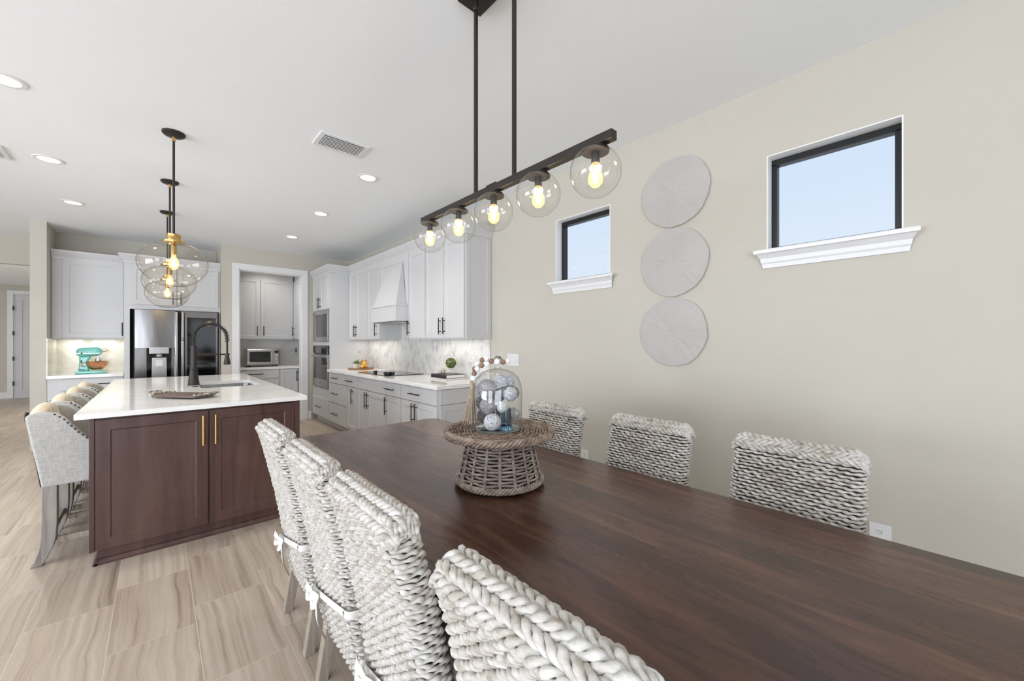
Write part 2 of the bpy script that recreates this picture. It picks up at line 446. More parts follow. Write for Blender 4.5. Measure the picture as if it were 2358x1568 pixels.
# windows in the right wall
def window(n, q):
    y0,y1,z0,z1=q
    root=bpy.data.objects.new('window_%d'%n,None); COL.objects.link(root); root['kind']='structure'
    c=Vector((WX+.1,(y0+y1)/2,(z0+z1)/2)); root.location=c; ORIG[root.name]=c
    r=MB(); t=.006; a,b=WX-.001,WX+.082
    r.box(a,b,y0,y1,z1-t,z1); r.box(a,b,y0,y1,z0,z0+t); r.box(a,b,y0,y0+t,z0+t,z1-t); r.box(a,b,y1-t,y1,z0+t,z1-t)
    obj('window_return', r, M['reveal'], root, smooth=0)
    f=MB(); a,b=WX+.075,WX+.125; w1=.028
    f.box(a,b,y0+t,y1-t,z1-t-w1-.008,z1-t); f.box(a,b,y0+t,y1-t,z0+t,z0+t+w1); f.box(a,b,y0+t,y0+t+w1,z0+t+w1,z1-t-w1); f.box(a,b,y1-t-w1,y1-t,z0+t+w1,z1-t-w1)
    obj('window_frame', f, M['frame_black'], root, smooth=0, bevel=.002)
    g=MB(); g.box(WX+.098,WX+.104,y0+t+w1-.004,y1-t-w1+.004,z0+t+w1-.004,z1-t-w1+.004)
    obj('glass', g, M['pane'], root, smooth=0)
    # moulded apron + stool board
    s=MB(); yA,yB=y0-.035,y1+.03
    prof=[(WX-.001,1.768),(WX-.012,1.768),(WX-.016,1.79),(WX-.022,1.80),(WX-.026,1.822),(WX-.040,1.838),(WX-.048,1.846),(WX-.06,1.85),(WX-.062,1.866),(WX-.058,1.872),(WX-.001,1.872)]
    # mitred ends: taper the profile ends like a returned moulding
    m=len(prof); vs=[]
    for (x,z) in prof:
        k=(WX-x)*.75
        vs.append((x,yA+.022-k,z))
    for (x,z) in prof:
        k=(WX-x)*.75
        vs.append((x,yB-.022+k,z))
    fs=[tuple(range(m)),tuple(range(2*m-1,m-1,-1))]+[(i,m+i,m+(i+1)%m,(i+1)%m) for i in range(m)]
    s.add(vs,fs)
    s.box(WX-.03,WX+.08,y0+.001,y1-.001,1.866,1.8745)
    obj('sill', s, M['trim'], root, smooth=20)
window(1, W1); window(2, W2)

# casing round the pantry opening, baseboards
def casing(name, x0,x1,zt, y, wd=.09, th=.02, hx=None):
    c=MB(); c.box(x0-wd,x0,y-th,y,0,zt+wd); c.box(x1,x1+wd,y-th,y,0,zt+wd); c.box(x0,x1,y-th,y,zt,zt+wd)
    c.box(x0-.004,x0+.015,y-.004,y+.13,0,zt); c.box(x1-.015,x1+.004,y-.004,y+.13,0,zt); c.box(x0,x1,y-.004,y+.13,zt-.015,zt)
    return struct(name,c,M['trim'],smooth=0,bevel=.003)
casing('trim_1',PO[0],PO[1],PO[2],7.42)
b=MB(); b.box(WX-.016,WX-.001,-3.2,3.26,0,.14); struct('baseboard_right',b,M['trim'],bevel=.004,smooth=0)
b=MB(); b.box(1.945,2.0,7.403,7.419,0,.14); b.box(.727,.864,7.403,7.419,0,.14); struct('baseboard_back',b,M['trim'],bevel=.004,smooth=0)
b=MB(); b.box(-6,-2.64,14.98,14.999,0,.15); b.box(-1.46,-1.0,14.98,14.999,0,.15); struct('baseboard_far',b,M['trim'],smooth=0)
# hall door
door=bpy.data.objects.new('door_1',None); COL.objects.link(door); door['kind']='structure'; door.location=(-2.05,15,0); ORIG[door.name]=Vector(door.location)
c=MB(); c.box(-2.64,-2.55,14.975,15,0,2.59); c.box(-1.56,-1.46,14.975,15,0,2.59); c.box(-2.55,-1.56,14.975,15,2.5,2.59)
obj('door_casing',c,M['trim'],door,smooth=0,bevel=.004)
d=MB(); d.shaker((-2.545,15.04,.02),(1,0,0),(0,0,1),(0,-1,0),.98,2.475,.04,.13,.01); obj('door_panel',d,M['cab'],door,smooth=0)
for z in (.35,.95,1.56,2.16):
    h=MB(); h.box(-2.56,-2.535,14.97,15.0,z-.05,z+.05); obj('hinge',h,M['black'],door,smooth=0)

# ceiling fixtures
def downlight(x,y,label,z=CZ):
    t=thing('recessed_downlight',label,'ceiling light',(x,y,z),'recessed downlights in the ceiling')
    r=MB(); r.lathe([(.062,-.001),(.066,-.007),(.085,-.006),(.092,-.0005)],40,(x,y,z)); obj('trim_ring',r,M['trim'],t)
    e=MB(); e.lathe([(0,-.0045),(.0625,-.0035),(.0625,-.001)],40,(x,y,z)); obj('lens',e,M['can'],t)
    return t
DL=[(-.65,3.62,'glowing round downlight nearest the picture corner above the stools, cut by the frame edge'),
    (-.66,4.95,'glowing round downlight between the cut-off vent and the nearest pendant canopy'),
    (-.67,6.30,'small glowing round downlight high in front of the beige wall end'),
    (1.43,3.53,'glowing round downlight just behind the white ceiling air vent, largest of its row'),
    (1.42,4.89,'glowing round downlight, middle one of the row leading from vent to pantry'),
    (1.425,6.23,'tiny glowing round downlight closest to the pantry doorway')]
for x,y,l in DL: downlight(x,y,l)
downlight(-1.68,10.6,'round downlight in the lower hall ceiling beyond the wall opening',2.719)
def vent(x0,x1,y0,y1,label):
    t=thing('ceiling_vent',label,'air vent',((x0+x1)/2,(y0+y1)/2,CZ),'white ceiling air vents')
    f=MB(); z0,z1=CZ-.012,CZ-.0005; m=.035
    f.box(x0,x1,y0,y0+m,z0,z1); f.box(x0,x1,y1-m,y1,z0,z1); f.box(x0,x0+m,y0+m,y1-m,z0,z1); f.box(x1-m,x1,y0+m,y1-m,z0,z1)
    obj('frame',f,M['trim'],t,smooth=0,bevel=.004)
    b=MB(); b.box(x0+m,x1-m,y0+m,y1-m,CZ-.003,CZ-.0005); obj('backing',b,M['slot'],t,smooth=0)
    n=8; s=MB()
    for i in range(n):
        yy=y0+m+(y1-y0-2*m)*(i+.5)/n; h=.011
        s.hexa([(x0+m,yy-h,CZ-.018),(x1-m,yy-h,CZ-.018),(x1-m,yy-h+.004,CZ-.020),(x0+m,yy-h+.004,CZ-.020)],[(x0+m,yy+h-.004,CZ-.003),(x1-m,yy+h-.004,CZ-.003),(x1-m,yy+h,CZ-.003),(x0+m,yy+h,CZ-.003)])
    obj('louvers',s,M['trim'],t,smooth=0)
vent(.865,1.222,2.962,3.2,'white louvered air vent in the ceiling behind the linear chandelier')
vent(-1.24,-.882,4.84,5.165,'white louvered air vent cut off by the picture edge, beside two downlights')
# wall devices
def plate(name,label,y0,y1,z0,z1,kind,cat,X=WX,face='x'):
    t=thing(name,label,cat,(X,(y0+y1)/2,(z0+z1)/2))
    p=MB(); p.box(X-.006,X-.0005,y0,y1,z0,z1); obj('cover_plate',p,M['plate'],t,smooth=0,bevel=.002)
    yc=(y0+y1)/2; zc=(z0+z1)/2
    if kind=='switch':
        for k in (-1,0,1):
            r=MB(); yy=yc+k*(y1-y0)*.29; r.hexa([(X-.007,yy-.016,zc-.033),(X-.007,yy+.016,zc-.033),(X-.007,yy+.016,zc+.033),(X-.007,yy-.016,zc+.033)],[(X-.010,yy-.015,zc-.032),(X-.010,yy+.015,zc-.032),(X-.007,yy+.015,zc+.032),(X-.007,yy-.015,zc+.032)])
            obj('rocker',r,M['plate'],t,smooth=0)
    else:
        for k in (-1,1):
            r=MB(); zz=zc+k*.0195; r.lathe([(.0,-.0085),(.0155,-.0085),(.017,-.006)],24,(X,yc,zz),'x'); obj('socket',r,M['plate'],t)
            s=MB(); 
            for d in (-.0062,.0062): s.box(X-.0095,X-.008,yc+d-.0012,yc+d+.0012,zz-.001,zz+.0075)
            s.lathe([(0,-.0095),(.0024,-.0095),(.0024,-.008)],12,(X,yc,zz-.0068),'x')
            obj('slots',s,M['slot'],t,smooth=0)
    return t
plate('light_switch','white triple rocker switch plate on the wall behind the glass cloche',2.815,2.985,1.098,1.218,'switch','light switch')
plate('wall_outlet','white double outlet low on the wall, peeping out beside the nearest wall-side chair',.159,.2405,.314,.431,'outlet','outlet')
plate('wall_outlet','white outlet low on the wall in the gap between two wall-side chairs',1.968,2.044,.316,.433,'outlet','outlet')
plate('backsplash_outlet','pale outlet in the marble backsplash right of the moss ball',3.54,3.62,1.11,1.225,'outlet','outlet',X=2.648)

# three round sunburst discs
def disc(c, r, seed, label):
    rnd=random.Random(seed); t=MB(); n=120; rings=26; X=WX
    ph=[rnd.uniform(0,6.28) for _ in range(8)]
    def wob(a): return 1+.010*math.sin(3*a+ph[0])+.008*math.sin(7*a+ph[1])+.005*math.sin(19*a+ph[2])+.004*math.sin(41*a+ph[3])
    def rel(a,q): # radial carved streaks
        s=noise.noise(Vector((math.cos(a)*14,math.sin(a)*14,q*1.3+seed)))+.6*noise.noise(Vector((math.cos(a)*34,math.sin(a)*34,q*2.2+seed*3)))
        return s*.0035*min(1,q*3)*(1 if q<.97 else .4)
    vs=[];fs=[]
    for i in range(rings+1):
        q=i/rings
        for k in range(n):
            a=2*PI*k/n; rr=r*q*wob(a); dome=.020+.012*(1-q*q)
            if i==0: dome-=.006
            vs.append((X-dome-rel(a,q), c[0]+rr*math.cos(a), c[1]+rr*math.sin(a)))
    for k in range(n):
        a=2*PI*k/n; rr=r*wob(a)*.985; vs.append((X-.0008,c[0]+rr*math.cos(a),c[1]+rr*math.sin(a)))
    for i in range(rings+1):
        for k in range(n):
            l=(k+1)%n; fs.append((i*n+k,(i+1)*n+k,(i+1)*n+l,i*n+l))
    t.add(vs,fs)
    tag(obj('wall_disc',t,M['disc'],smooth=50),label,'wall decor','round textured wall discs')
def mk_disc():
    t=NT('whitewashed_disc'); v=t.coord(); c=lin((188,183,180))
    t.set(Base_Color=t.ramp(t.noise(v,6,3),[(.3,tuple(x*.97 for x in c)),(.7,tuple(x*1.03 for x in c))]),Roughness=.85); t.bump(t.noise(v,70,3),.15,.003); return t.m
M['disc']=mk_disc()
disc((1.237,2.372),.238,1,'topmost of three round whitewashed sunburst discs on the wall')
disc((1.245,1.890),.236,2,'middle one of three round whitewashed sunburst discs on the wall')
disc((1.25,1.406),.234,3,'lowest of three round whitewashed sunburst discs on the wall')
# ================================================================ KITCHEN CABINETS
def bar_pull(parent, c, along, out, L, m=None, r=.0055, so=.03, name='handle'):
    """bar handle: centre on door face, direction, outward normal"""
    c,a,n=Vector(c),Vector(along),Vector(out); h=MB()
    p0=c+n*so-a*L/2; p1=c+n*so+a*L/2
    h.tube([tuple(p0),tuple(p1)],r,10)
    for k in (-.32,.32):
        b=c+a*(L*k); h.tube([tuple(b-n*.001),tuple(b+n*so)],r*.85,8)
    return obj(name,h,m or M['pull'],parent,label='black bar handle' if m is None else None)
U_Y=(0,1,0); U_X=(1,0,0); UZ=(0,0,1); NX=(-1,0,0); NY=(0,-1,0)
def door_x(parent, y0,y1,z0,z1, X, hy=None, hz=None, L=.17, name='door', rail=.058, horiz=False, m=None):
    g=.0028; d=MB().shaker((X,y0+g,z0+g),U_Y,UZ,NX,y1-y0-2*g,z1-z0-2*g,.02,rail); o=obj(name,d,m or M['cab'],parent,smooth=0,bevel=.0012,seg=1)
    if hy is not None: bar_pull(o,(X-.02,hy,hz),U_Y if horiz else UZ,NX,L)
    return o
def slab_x(parent,y0,y1,z0,z1,X,hy=None,L=.24,hz=None,name='drawer'):
    g=.0028; d=MB().shaker((X,y0+g,z0+g),U_Y,UZ,NX,y1-y0-2*g,z1-z0-2*g,.02,.004,.0005); o=obj(name,d,M['cab'],parent,smooth=0,bevel=.0012,seg=1)
    if hy is not None: bar_pull(o,(X-.02,hy,(z0+z1)/2 if hz is None else hz),U_Y,NX,L)
    return o
def door_y(parent,x0,x1,z0,z1,Y,hx=None,hz=None,L=.17,name='door',rail=.058,horiz=False,slab=False,m=None):
    g=.0028; d=MB().shaker((x0+g,Y,z0+g),U_X,UZ,NY,x1-x0-2*g,z1-z0-2*g,.02,rail if not slab else .004,.007 if not slab else .0005); o=obj(name,d,m or M['cab'],parent,smooth=0,bevel=.0012,seg=1)
    if hx is not None: bar_pull(o,(hx,Y-.02,hz),U_X if horiz else UZ,NY,L)
    return o
CR=[(0,0),(.012,0),(.014,.03),(.022,.04),(.03,.055),(.048,.085),(.055,.1),(.055,.118),(0,.118)]   # crown profile (out, up)
def crown(parent, path, z, corners=None):
    """path: list of (x,y,nx,ny) where (nx,ny) is the mitre offset vector per unit projection"""
    m=len(CR); mb=MB(); vs=[]
    for (x,y,nx,ny) in path:
        for (o,u) in CR: vs.append((x+nx*o,y+ny*o,z+u))
    fs=[tuple(range(m)),tuple((len(path)-1)*m+k for k in range(m-1,-1,-1))]
    for i in range(len(path)-1):
        for k in range(m):
            l=(k+1)%m; fs.append((i*m+k,(i+1)*m+k,(i+1)*m+l,i*m+l))
    mb.add(vs,fs); return obj('crown_moulding',mb,M['cab'],parent,smooth=0)

# ---- right wall uppers
XU=2.33; ZU0,ZU1=1.372,2.445
t=thing('upper_cabinet','white two-door wall cabinet beside the tall oven cabinet','cabinet',(2.5,6.1,ZU0),'white cabinets on the range wall')
obj('carcass',MB().box(XU,WX-.003,5.745,6.478,ZU0,ZU1+.115),M['cab'],t,smooth=0)
door_x(t,6.165,6.476,ZU0+.01,ZU1,XU,6.20,1.513,.18); door_x(t,5.747,6.163,ZU0+.01,ZU1,XU,6.128,1.513,.18)
crown(t,[(XU,6.42,-1,0),(XU,5.745,-1,0)],ZU1)
t=thing('upper_cabinet','white single-door wall cabinet left of the range hood','cabinet',(2.5,5.53,ZU0),'white cabinets on the range wall')
obj('carcass',MB().box(XU,WX-.003,5.312,5.743,ZU0,ZU1+.115),M['cab'],t,smooth=0)
door_x(t,5.314,5.741,ZU0+.01,ZU1,XU,5.40,1.513,.18)
crown(t,[(XU,5.743,-1,0),(XU,5.312,-1,0)],ZU1)
# hood
t=thing('range_hood','white tapered mantel range hood above the cooktop','range hood',(2.4,4.88,1.6))
obj('back_panel',MB().shaker((XU,4.452,1.60),U_Y,UZ,NX,.856,ZU1-1.60,.018,.085,.006),M['cab'],t,smooth=0)
obj('carcass',MB().box(XU,WX-.003,4.452,5.308,1.60,ZU1+.115),M['cab'],t,smooth=0)
h=MB().hexa([(2.165,4.50,1.80),(2.31,4.50,1.80),(2.31,5.19,1.80),(2.165,5.19,1.80)],[(2.305,4.605,2.345),(2.312,4.605,2.345),(2.312,5.04,2.345),(2.305,5.04,2.345)])
obj('tapered_chimney',h,M['cab'],t,smooth=0,bevel=.003)
h=MB(); y0,y1=4.462,5.20
h.box(2.155,2.33,y0,y1,1.612,1.80)
h.box(2.146,2.33,y0-.008,y1+.008,1.79,1.806); h.box(2.146,2.33,y0-.008,y1+.008,1.60,1.622)
h.box(2.149,2.157,y0-.005,y0+.02,1.622,1.79); h.box(2.149,2.157,y1-.02,y1+.005,1.622,1.79)
obj('mantel_apron',h,M['cab'],t,smooth=0,bevel=.002)
obj('filter_insert',MB().box(2.2,2.60,4.52,5.24,1.592,1.6005),M['steel_flat'],t,smooth=0)
crown(t,[(XU,5.31,-1,0),(XU,4.45,-1,0)],ZU1)
t=thing('upper_cabinet','narrow white single-door wall cabinet right of the range hood','cabinet',(2.5,4.25,ZU0),'white cabinets on the range wall')
obj('carcass',MB().box(XU,WX-.003,4.042,4.448,ZU0,ZU1+.115),M['cab'],t,smooth=0)
door_x(t,4.044,4.446,ZU0+.01,ZU1,XU,4.425,1.513,.18)
crown(t,[(XU,4.448,-1,0),(XU,4.042,-1,0)],ZU1)
t=thing('upper_cabinet','white two-door wall cabinet at the open end of the run, plain end panel showing','cabinet',(2.5,3.64,ZU0),'white cabinets on the range wall')
obj('carcass',MB().box(XU,WX-.003,3.262,4.038,ZU0,ZU1+.115),M['cab'],t,smooth=0)
obj('end_panel',MB().shaker((XU+.002,3.262,ZU0),U_X,UZ,NY,.322,ZU1+.02-ZU0,.014,.05,.004),M['cab'],t,smooth=0)
door_x(t,3.652,4.036,ZU0+.01,ZU1,XU,3.70,1.513,.18); door_x(t,3.264,3.648,ZU0+.01,ZU1,XU,3.615,1.513,.18)
crown(t,[(XU,4.038,-1,0),(XU,3.25,-1,-1),(WX-.003,3.25,0,-1)],ZU1)
# ---- tall oven cabinet
XT=2.02
t=thing('oven_cabinet','tall white cabinet housing the microwave and wall oven','cabinet',(2.3,6.9,0),'white cabinets on the range wall')
c=MB(); c.box(XT,WX-.003,6.482,7.36,.10,.585); c.box(XT,WX-.003,6.482,6.515,.585,1.86); c.box(XT,WX-.003,7.325,7.36,.585,1.86); c.box(XT+.45,WX-.003,6.515,7.325,.585,1.86)
c.box(XT,WX-.003,6.515,7.325,1.285,1.345); c.box(XT,WX-.003,6.482,7.36,1.86,ZU1+.115); c.box(XT,XT+.02,7.36,7.4,.10,ZU1+.05)
obj('carcass',c,M['cab'],t,smooth=0)
obj('toe_kick',MB().box(XT+.06,WX-.003,6.482,7.36,.0,.10),M['cab'],t,smooth=0)
door_x(t,6.935,7.345,1.87,ZU1,XT,6.975,1.985,.18); door_x(t,6.495,6.93,1.87,ZU1,XT,6.89,1.985,.18)
slab_x(t,6.495,7.345,.115,.425,XT,6.98,.27)
crown(t,[(XT,7.40,-1,0),(XT,6.48,-1,-1),(XU-.001,6.48,0,-1)],ZU1)
t=thing('microwave','built-in stainless and black glass microwave above the wall oven','microwave',(2.1,6.9,1.35))
b=MB().box(2.025,2.44,6.52,7.32,1.35,1.855); obj('housing',b,M['steel_flat'],t,smooth=0)
f=MB(); f.box(2.0,2.024,6.53,7.31,1.79,1.85); f.box(2.0,2.024,6.53,7.31,1.35,1.425); f.box(2.0,2.024,6.53,6.575,1.425,1.79); f.box(2.0,2.024,7.2,7.31,1.425,1.79)
obj('trim_frame',f,M['steel_flat'],t,smooth=0,bevel=.002)
obj('door_glass',MB().box(2.004,2.024,6.76,7.2,1.43,1.785),M['ovenglass'] if 'ovenglass' in M else M['glassblack'],t,smooth=0,bevel=.002)
obj('control_panel',MB().box(2.003,2.024,6.58,6.755,1.43,1.785),M['glassblack'],t,smooth=0,bevel=.002)
t=thing('wall_oven','built-in stainless single wall oven with dark glass door','oven',(2.1,6.9,.59))
obj('housing',MB().box(2.025,2.44,6.52,7.32,.59,1.28),M['black'],t,smooth=0)
obj('control_panel',MB().box(2.0,2.024,6.525,7.315,1.155,1.28),M['glassblack'],t,smooth=0,bevel=.002)
d=MB(); d.box(1.998,2.024,6.525,7.315,.60,.735); d.box(1.998,2.024,6.525,6.56,.735,1.14); d.box(1.998,2.024,7.26,7.315,.735,1.14); d.box(1.998,2.024,6.56,7.26,1.09,1.14)
dd=obj('door',d,M['steel_flat'],t,smooth=0,bevel=.002)
obj('glass',MB().box(2.002,2.02,6.56,7.26,.735,1.09),M['ovenglass'] if 'ovenglass' in M else M['glassblack'],dd,smooth=0)
h=MB(); h.tube([(1.95,6.58,1.115),(1.95,7.26,1.115)],.012,12)
for y in (6.64,7.2): h.tube([(1.952,y,1.115),(2.0,y,1.115)],.009,10)
obj('handle',h,M['steel_flat'],dd)
obj('emblem',MB().lathe([(0,-.0015),(.012,-.0015),(.012,0)],16,(1.9985,6.92,.665),'x'),M['slot'],t)
# ---- base cabinets on the range wall
XB=2.02; ZB0,ZB1=.105,.874
def base(name,label,y0,y1):
    t=thing(name,label,'cabinet',(2.3,(y0+y1)/2,0),'white cabinets on the range wall')
    obj('carcass',MB().box(XB,WX-.003,y0,y1,ZB0,ZB1),M['cab'],t,smooth=0)
    obj('toe_kick',MB().box(XB+.06,WX-.003,y0,y1,0,ZB0),M['cab'],t,smooth=0); return t
t=base('drawer_cabinet','white base cabinet with a stack of three drawers next to the oven cabinet',5.702,6.478)
slab_x(t,5.704,6.474,.715,.87,XB,6.17,.25); slab_x(t,5.704,6.474,.41,.71,XB,6.17,.25,.56); slab_x(t,5.704,6.474,.112,.405,XB,6.17,.25,.25)
t=base('base_cabinet','narrow white base cabinet with one drawer and door, left under the cooktop end',5.302,5.698)
slab_x(t,5.304,5.696,.715,.87,XB,5.58,.24); door_x(t,5.304,5.696,.112,.71,XB,5.45,.59,.21)
t=base('base_cabinet','wide white base cabinet below the cooktop with blank drawer front',4.412,5.298)
slab_x(t,4.414,5.296,.715,.87,XB,name='drawer_front'); door_x(t,4.957,5.296,.112,.71,XB,4.985,.59,.21); door_x(t,4.414,4.953,.112,.71,XB,4.915,.59,.21)
t=base('base_cabinet','narrow white base cabinet with one drawer and door, right of the cooktop cabinet',4.032,4.408)
slab_x(t,4.034,4.406,.715,.87,XB,4.285,.23); door_x(t,4.034,4.406,.112,.71,XB,4.385,.59,.21)
t=base('base_cabinet','white two-door base cabinet at the exposed end of the run with panelled side',3.272,4.028)
slab_x(t,3.274,4.026,.715,.87,XB,3.70,.23); door_x(t,3.697,4.026,.112,.71,XB,3.735,.59,.21); door_x(t,3.274,3.693,.112,.71,XB,3.66,.59,.21)
e=MB(); e.shaker((2.03,3.272,.725),U_X,UZ,NY,.62,.145,.016,.004,.0005); e.shaker((2.03,3.272,.112),U_X,UZ,NY,.62,.605,.016,.06,.006)
obj('end_panel',e,M['cab'],t,smooth=0)
# counter, backsplash, cooktop
ct=MB(); ct.box(1.975,WX-.002,3.235,6.481,.8755,.9155)
tag(obj('countertop',ct,M['quartz'],smooth=0,bevel=.004),'white stone worktop along the range wall','countertop')
bs=MB(); bs.box(2.648,WX-.001,3.262,6.478,.916,1.3715); bs.box(2.648,WX-.001,4.45,5.31,1.3715,1.5995)
tag(obj('backsplash',bs,M['mosaic'],smooth=0),'grey and white marble diamond tile backsplash behind the cooktop','backsplash')
t=thing('cooktop','black glass electric cooktop set in the range wall worktop','cooktop',(2.36,5.05,.916))
obj('glass_top',MB().box(2.09,2.60,4.585,5.50,.9165,.923),M['glassblack'],t,smooth=0,bevel=.0015)
for i,(x,y,r) in enumerate(((2.15,5.06,.026),(2.14,4.73,.024),(2.15,4.675,.024),(2.20,4.72,.024),(2.205,4.655,.024))):
    k=MB(); k.lathe([(r*.75,.923),(r*.8,.935),(r,.938),(r,.955),(r*.9,.96),(0,.96)],20,(x,y,0)); obj('knob',k,M['black'],t)

# ---- left run: wall cabinet, base, counter
YL=7.79
t=thing('upper_cabinet','white wall cabinet with one wide door above the stand mixer','cabinet',(-.65,8,1.385))
c=MB(); c.box(-1.015,-.342,YL,8.122,1.385,2.545); obj('carcass',c,M['cab'],t,smooth=0)
door_y(t,-.922,-.345,1.395,2.44,YL,-.36,1.52,.19,rail=.06)
crown(t,[(-1.015,YL,0,-1),(-.343,YL,0,-1)],2.43)
t=thing('base_cabinet','white base cabinet with a top drawer under the stand mixer counter','cabinet',(-.65,7.8,0))
obj('carcass',MB().box(-1.015,-.335,7.52,8.122,.10,.874),M['cab'],t,smooth=0); obj('toe_kick',MB().box(-1.015,-.335,7.58,8.122,0,.10),M['cab'],t,smooth=0)
door_y(t,-.90,-.34,.715,.866,7.52,-.545,.79,.17,name='drawer',horiz=True,slab=True); door_y(t,-.90,-.34,.11,.71,7.52,-.40,.55,.18)
tag(obj('countertop',MB().box(-1.018,-.335,7.48,8.123,.8755,.9155),M['quartz'],smooth=0,bevel=.003),'short white stone worktop holding the stand mixer','countertop')
bs=MB(); bs.box(-1.018,-.335,8.112,8.124,.916,1.3845); bs.box(-1.0185,-1.008,7.49,8.112,.916,1.3845)
tag(obj('backsplash',bs,M['mosaic_x'],smooth=0),'creamy marble backsplash panel behind the stand mixer','backsplash')
# fridge surround
t=thing('fridge_cabinet','white two-door cabinet and side panels boxed around the refrigerator','cabinet',(.2,7.8,0))
c=MB(); c.box(-.332,-.275,7.49,8.122,0,2.545); c.box(.705,.724,7.49,8.122,0,2.545); c.box(-.275,.705,7.49,8.122,1.80,2.545); obj('carcass',c,M['cab'],t,smooth=0)
door_y(t,-.268,.214,1.862,2.41,7.49,.172,1.965,.17); door_y(t,.218,.70,1.862,2.41,7.49,.26,1.965,.17)
crown(t,[(-.332,7.733,-1,0),(-.332,7.49,-1,-1),(.724,7.49,0,-1)],2.43)
# refrigerator
t=thing('refrigerator','stainless french-door refrigerator with water dispenser and dark glass door','refrigerator',(.23,7.7,0))
b=MB(); b.box(-.235,.69,7.47,8.09,.02,1.795); obj('body',b,M['black'],t,smooth=0)
def bowed(x0,x1,z0,z1,y,bul=.012,n=14):
    pf=[(x0,7.465)]+[(x0+(x1-x0)*i/n, y-.5*bul*math.sin(PI*i/n)) for i in range(n+1)]+[(x1,7.465)]
    return MB().prism(list(reversed(pf)),'z',z0,z1)
f=MB()
n=14; D0,D1=-.105,.155
# left door is built around the dispenser recess
f.add(*(lambda m:(m.v,m.f))(bowed(-.225,.2,1.255,1.79,7.40)))
f.box(-.225,D0,7.395,7.465,.76,1.255); f.box(D1,.2,7.395,7.465,.76,1.255); f.box(D0,D1,7.395,7.465,.76,.85)
ld=obj('left_door',f,M['steel'],t,smooth=30,bevel=.002)
g=MB(); g.box(D0,D1,7.44,7.4645,.85,1.255); g.box(D0,D0+.028,7.398,7.44,.85,1.19); g.box(D1-.028,D1,7.398,7.44,.85,1.19); obj('dispenser_recess',g,M['glassblack'],ld,smooth=0)
g=MB(); g.box(-.078,.128,7.385,7.44,1.175,1.27); obj('dispenser_panel',g,M['steel_flat'],ld,smooth=0,bevel=.004)
g=MB(); g.hexa([(-.055,7.425,.85),(.105,7.425,.85),(.105,7.438,.85),(-.055,7.438,.85)],[(-.05,7.43,1.12),(.1,7.43,1.12),(.1,7.438,1.12),(-.05,7.438,1.12)]); g.lathe([(.05,1.135),(.042,1.165),(.05,1.176)],20,(.025,7.425,0)); obj('dispenser_chute',g,M['steel_flat'],ld)
g=MB(); g.box(-.012,.062,7.419,7.4265,1.0,1.09); obj('dispenser_paddle',g,M['plate'],ld,smooth=0,bevel=.003)
rd=MB(); rd.box(.257,.685,7.40,7.465,.76,1.79); rdo=obj('right_door',rd,M['steel'],t,smooth=0,bevel=.004)
obj('glass_window',MB().box(.325,.66,7.392,7.4005,.80,1.70),M['glassblack'],rdo,smooth=0,bevel=.003)
for nm,par,x in (('handle',ld,.207),('handle',rdo,.275)):
    h=MB(); h.prism([(x-.022,7.40),(x-.024,7.365),(x-.012,7.345),(x+.012,7.345),(x+.024,7.365),(x+.022,7.40)],'z',.80,1.77); obj(nm,h,M['steel_flat'],par,bevel=.004,smooth=40)
g=MB()
for k in range(3): g.box(.262,.288,7.3435,7.3452,1.36+k*.018,1.37+k*.018)
obj('control_marks',g,M['slot'],rdo,smooth=0)
obj('freezer_drawer',MB().box(-.225,.685,7.395,7.465,.06,.745),M['steel'],t,smooth=0,bevel=.004)
g=MB(); g.tube([(-.15,7.35,.69),(.61,7.35,.69)],.014,10); g.tube([(-.13,7.35,.69),(-.13,7.40,.69)],.01,8); g.tube([(.59,7.35,.69),(.59,7.40,.69)],.01,8); obj('freezer_handle',g,M['steel_flat'],t)

# ---- pantry seen through the opening
t=thing('upper_cabinet','shaded white wall cabinet with two doors inside the pantry','cabinet',(1.3,8.2,1.385))
c=MB(); c.box(.803,1.868,8.08,8.398,1.385,2.60); obj('carcass',c,M['cab'],t,smooth=0)
door_y(t,.805,1.345,1.398,2.455,8.08,1.30,1.54,.17); door_y(t,1.352,1.866,1.398,2.455,8.08,1.395,1.54,.17)
t=thing('upper_cabinet','shaded white wall cabinet on the right side inside the pantry, edge-on','cabinet',(2.0,7.9,1.385))
obj('carcass',MB().box(1.885,2.203,7.56,8.078,1.385,2.60),M['cab'],t,smooth=0); door_x(t,7.562,8.055,1.398,2.455,1.885,7.99,1.54,.17)
t=thing('base_cabinet','white drawer base cabinet inside the pantry under the toaster oven','cabinet',(1.3,8.1,0))
obj('carcass',MB().box(.803,1.885,7.795,8.398,.10,.874),M['cab'],t,smooth=0); obj('toe_kick',MB().box(.803,1.885,7.86,8.398,0,.10),M['cab'],t,smooth=0)
door_y(t,.805,1.575,.715,.866,7.795,1.228,.80,.22,name='drawer',horiz=True,slab=True); door_y(t,.805,1.575,.41,.71,7.795,1.228,.56,.22,name='drawer',horiz=True,slab=True); door_y(t,.805,1.575,.11,.405,7.795,1.228,.3,.22,name='drawer',horiz=True,slab=True); door_y(t,1.60,1.875,.11,.866,7.795,rail=.05)
t=thing('base_cabinet','white base cabinet along the right side inside the pantry','cabinet',(2.05,7.65,0))
obj('carcass',MB().box(1.905,2.203,7.56,7.79,.10,.874),M['cab'],t,smooth=0); door_x(t,7.562,7.788,.11,.866,1.905,7.765,.74,.19)
ct=MB(); ct.prism([(.802,7.755),(1.865,7.755),(1.865,7.555),(2.204,7.555),(2.204,8.399),(.802,8.399)],'z',.8755,.9155)
tag(obj('countertop',ct,M['quartz'],smooth=0,bevel=.003),'white stone worktop inside the pantry','countertop')
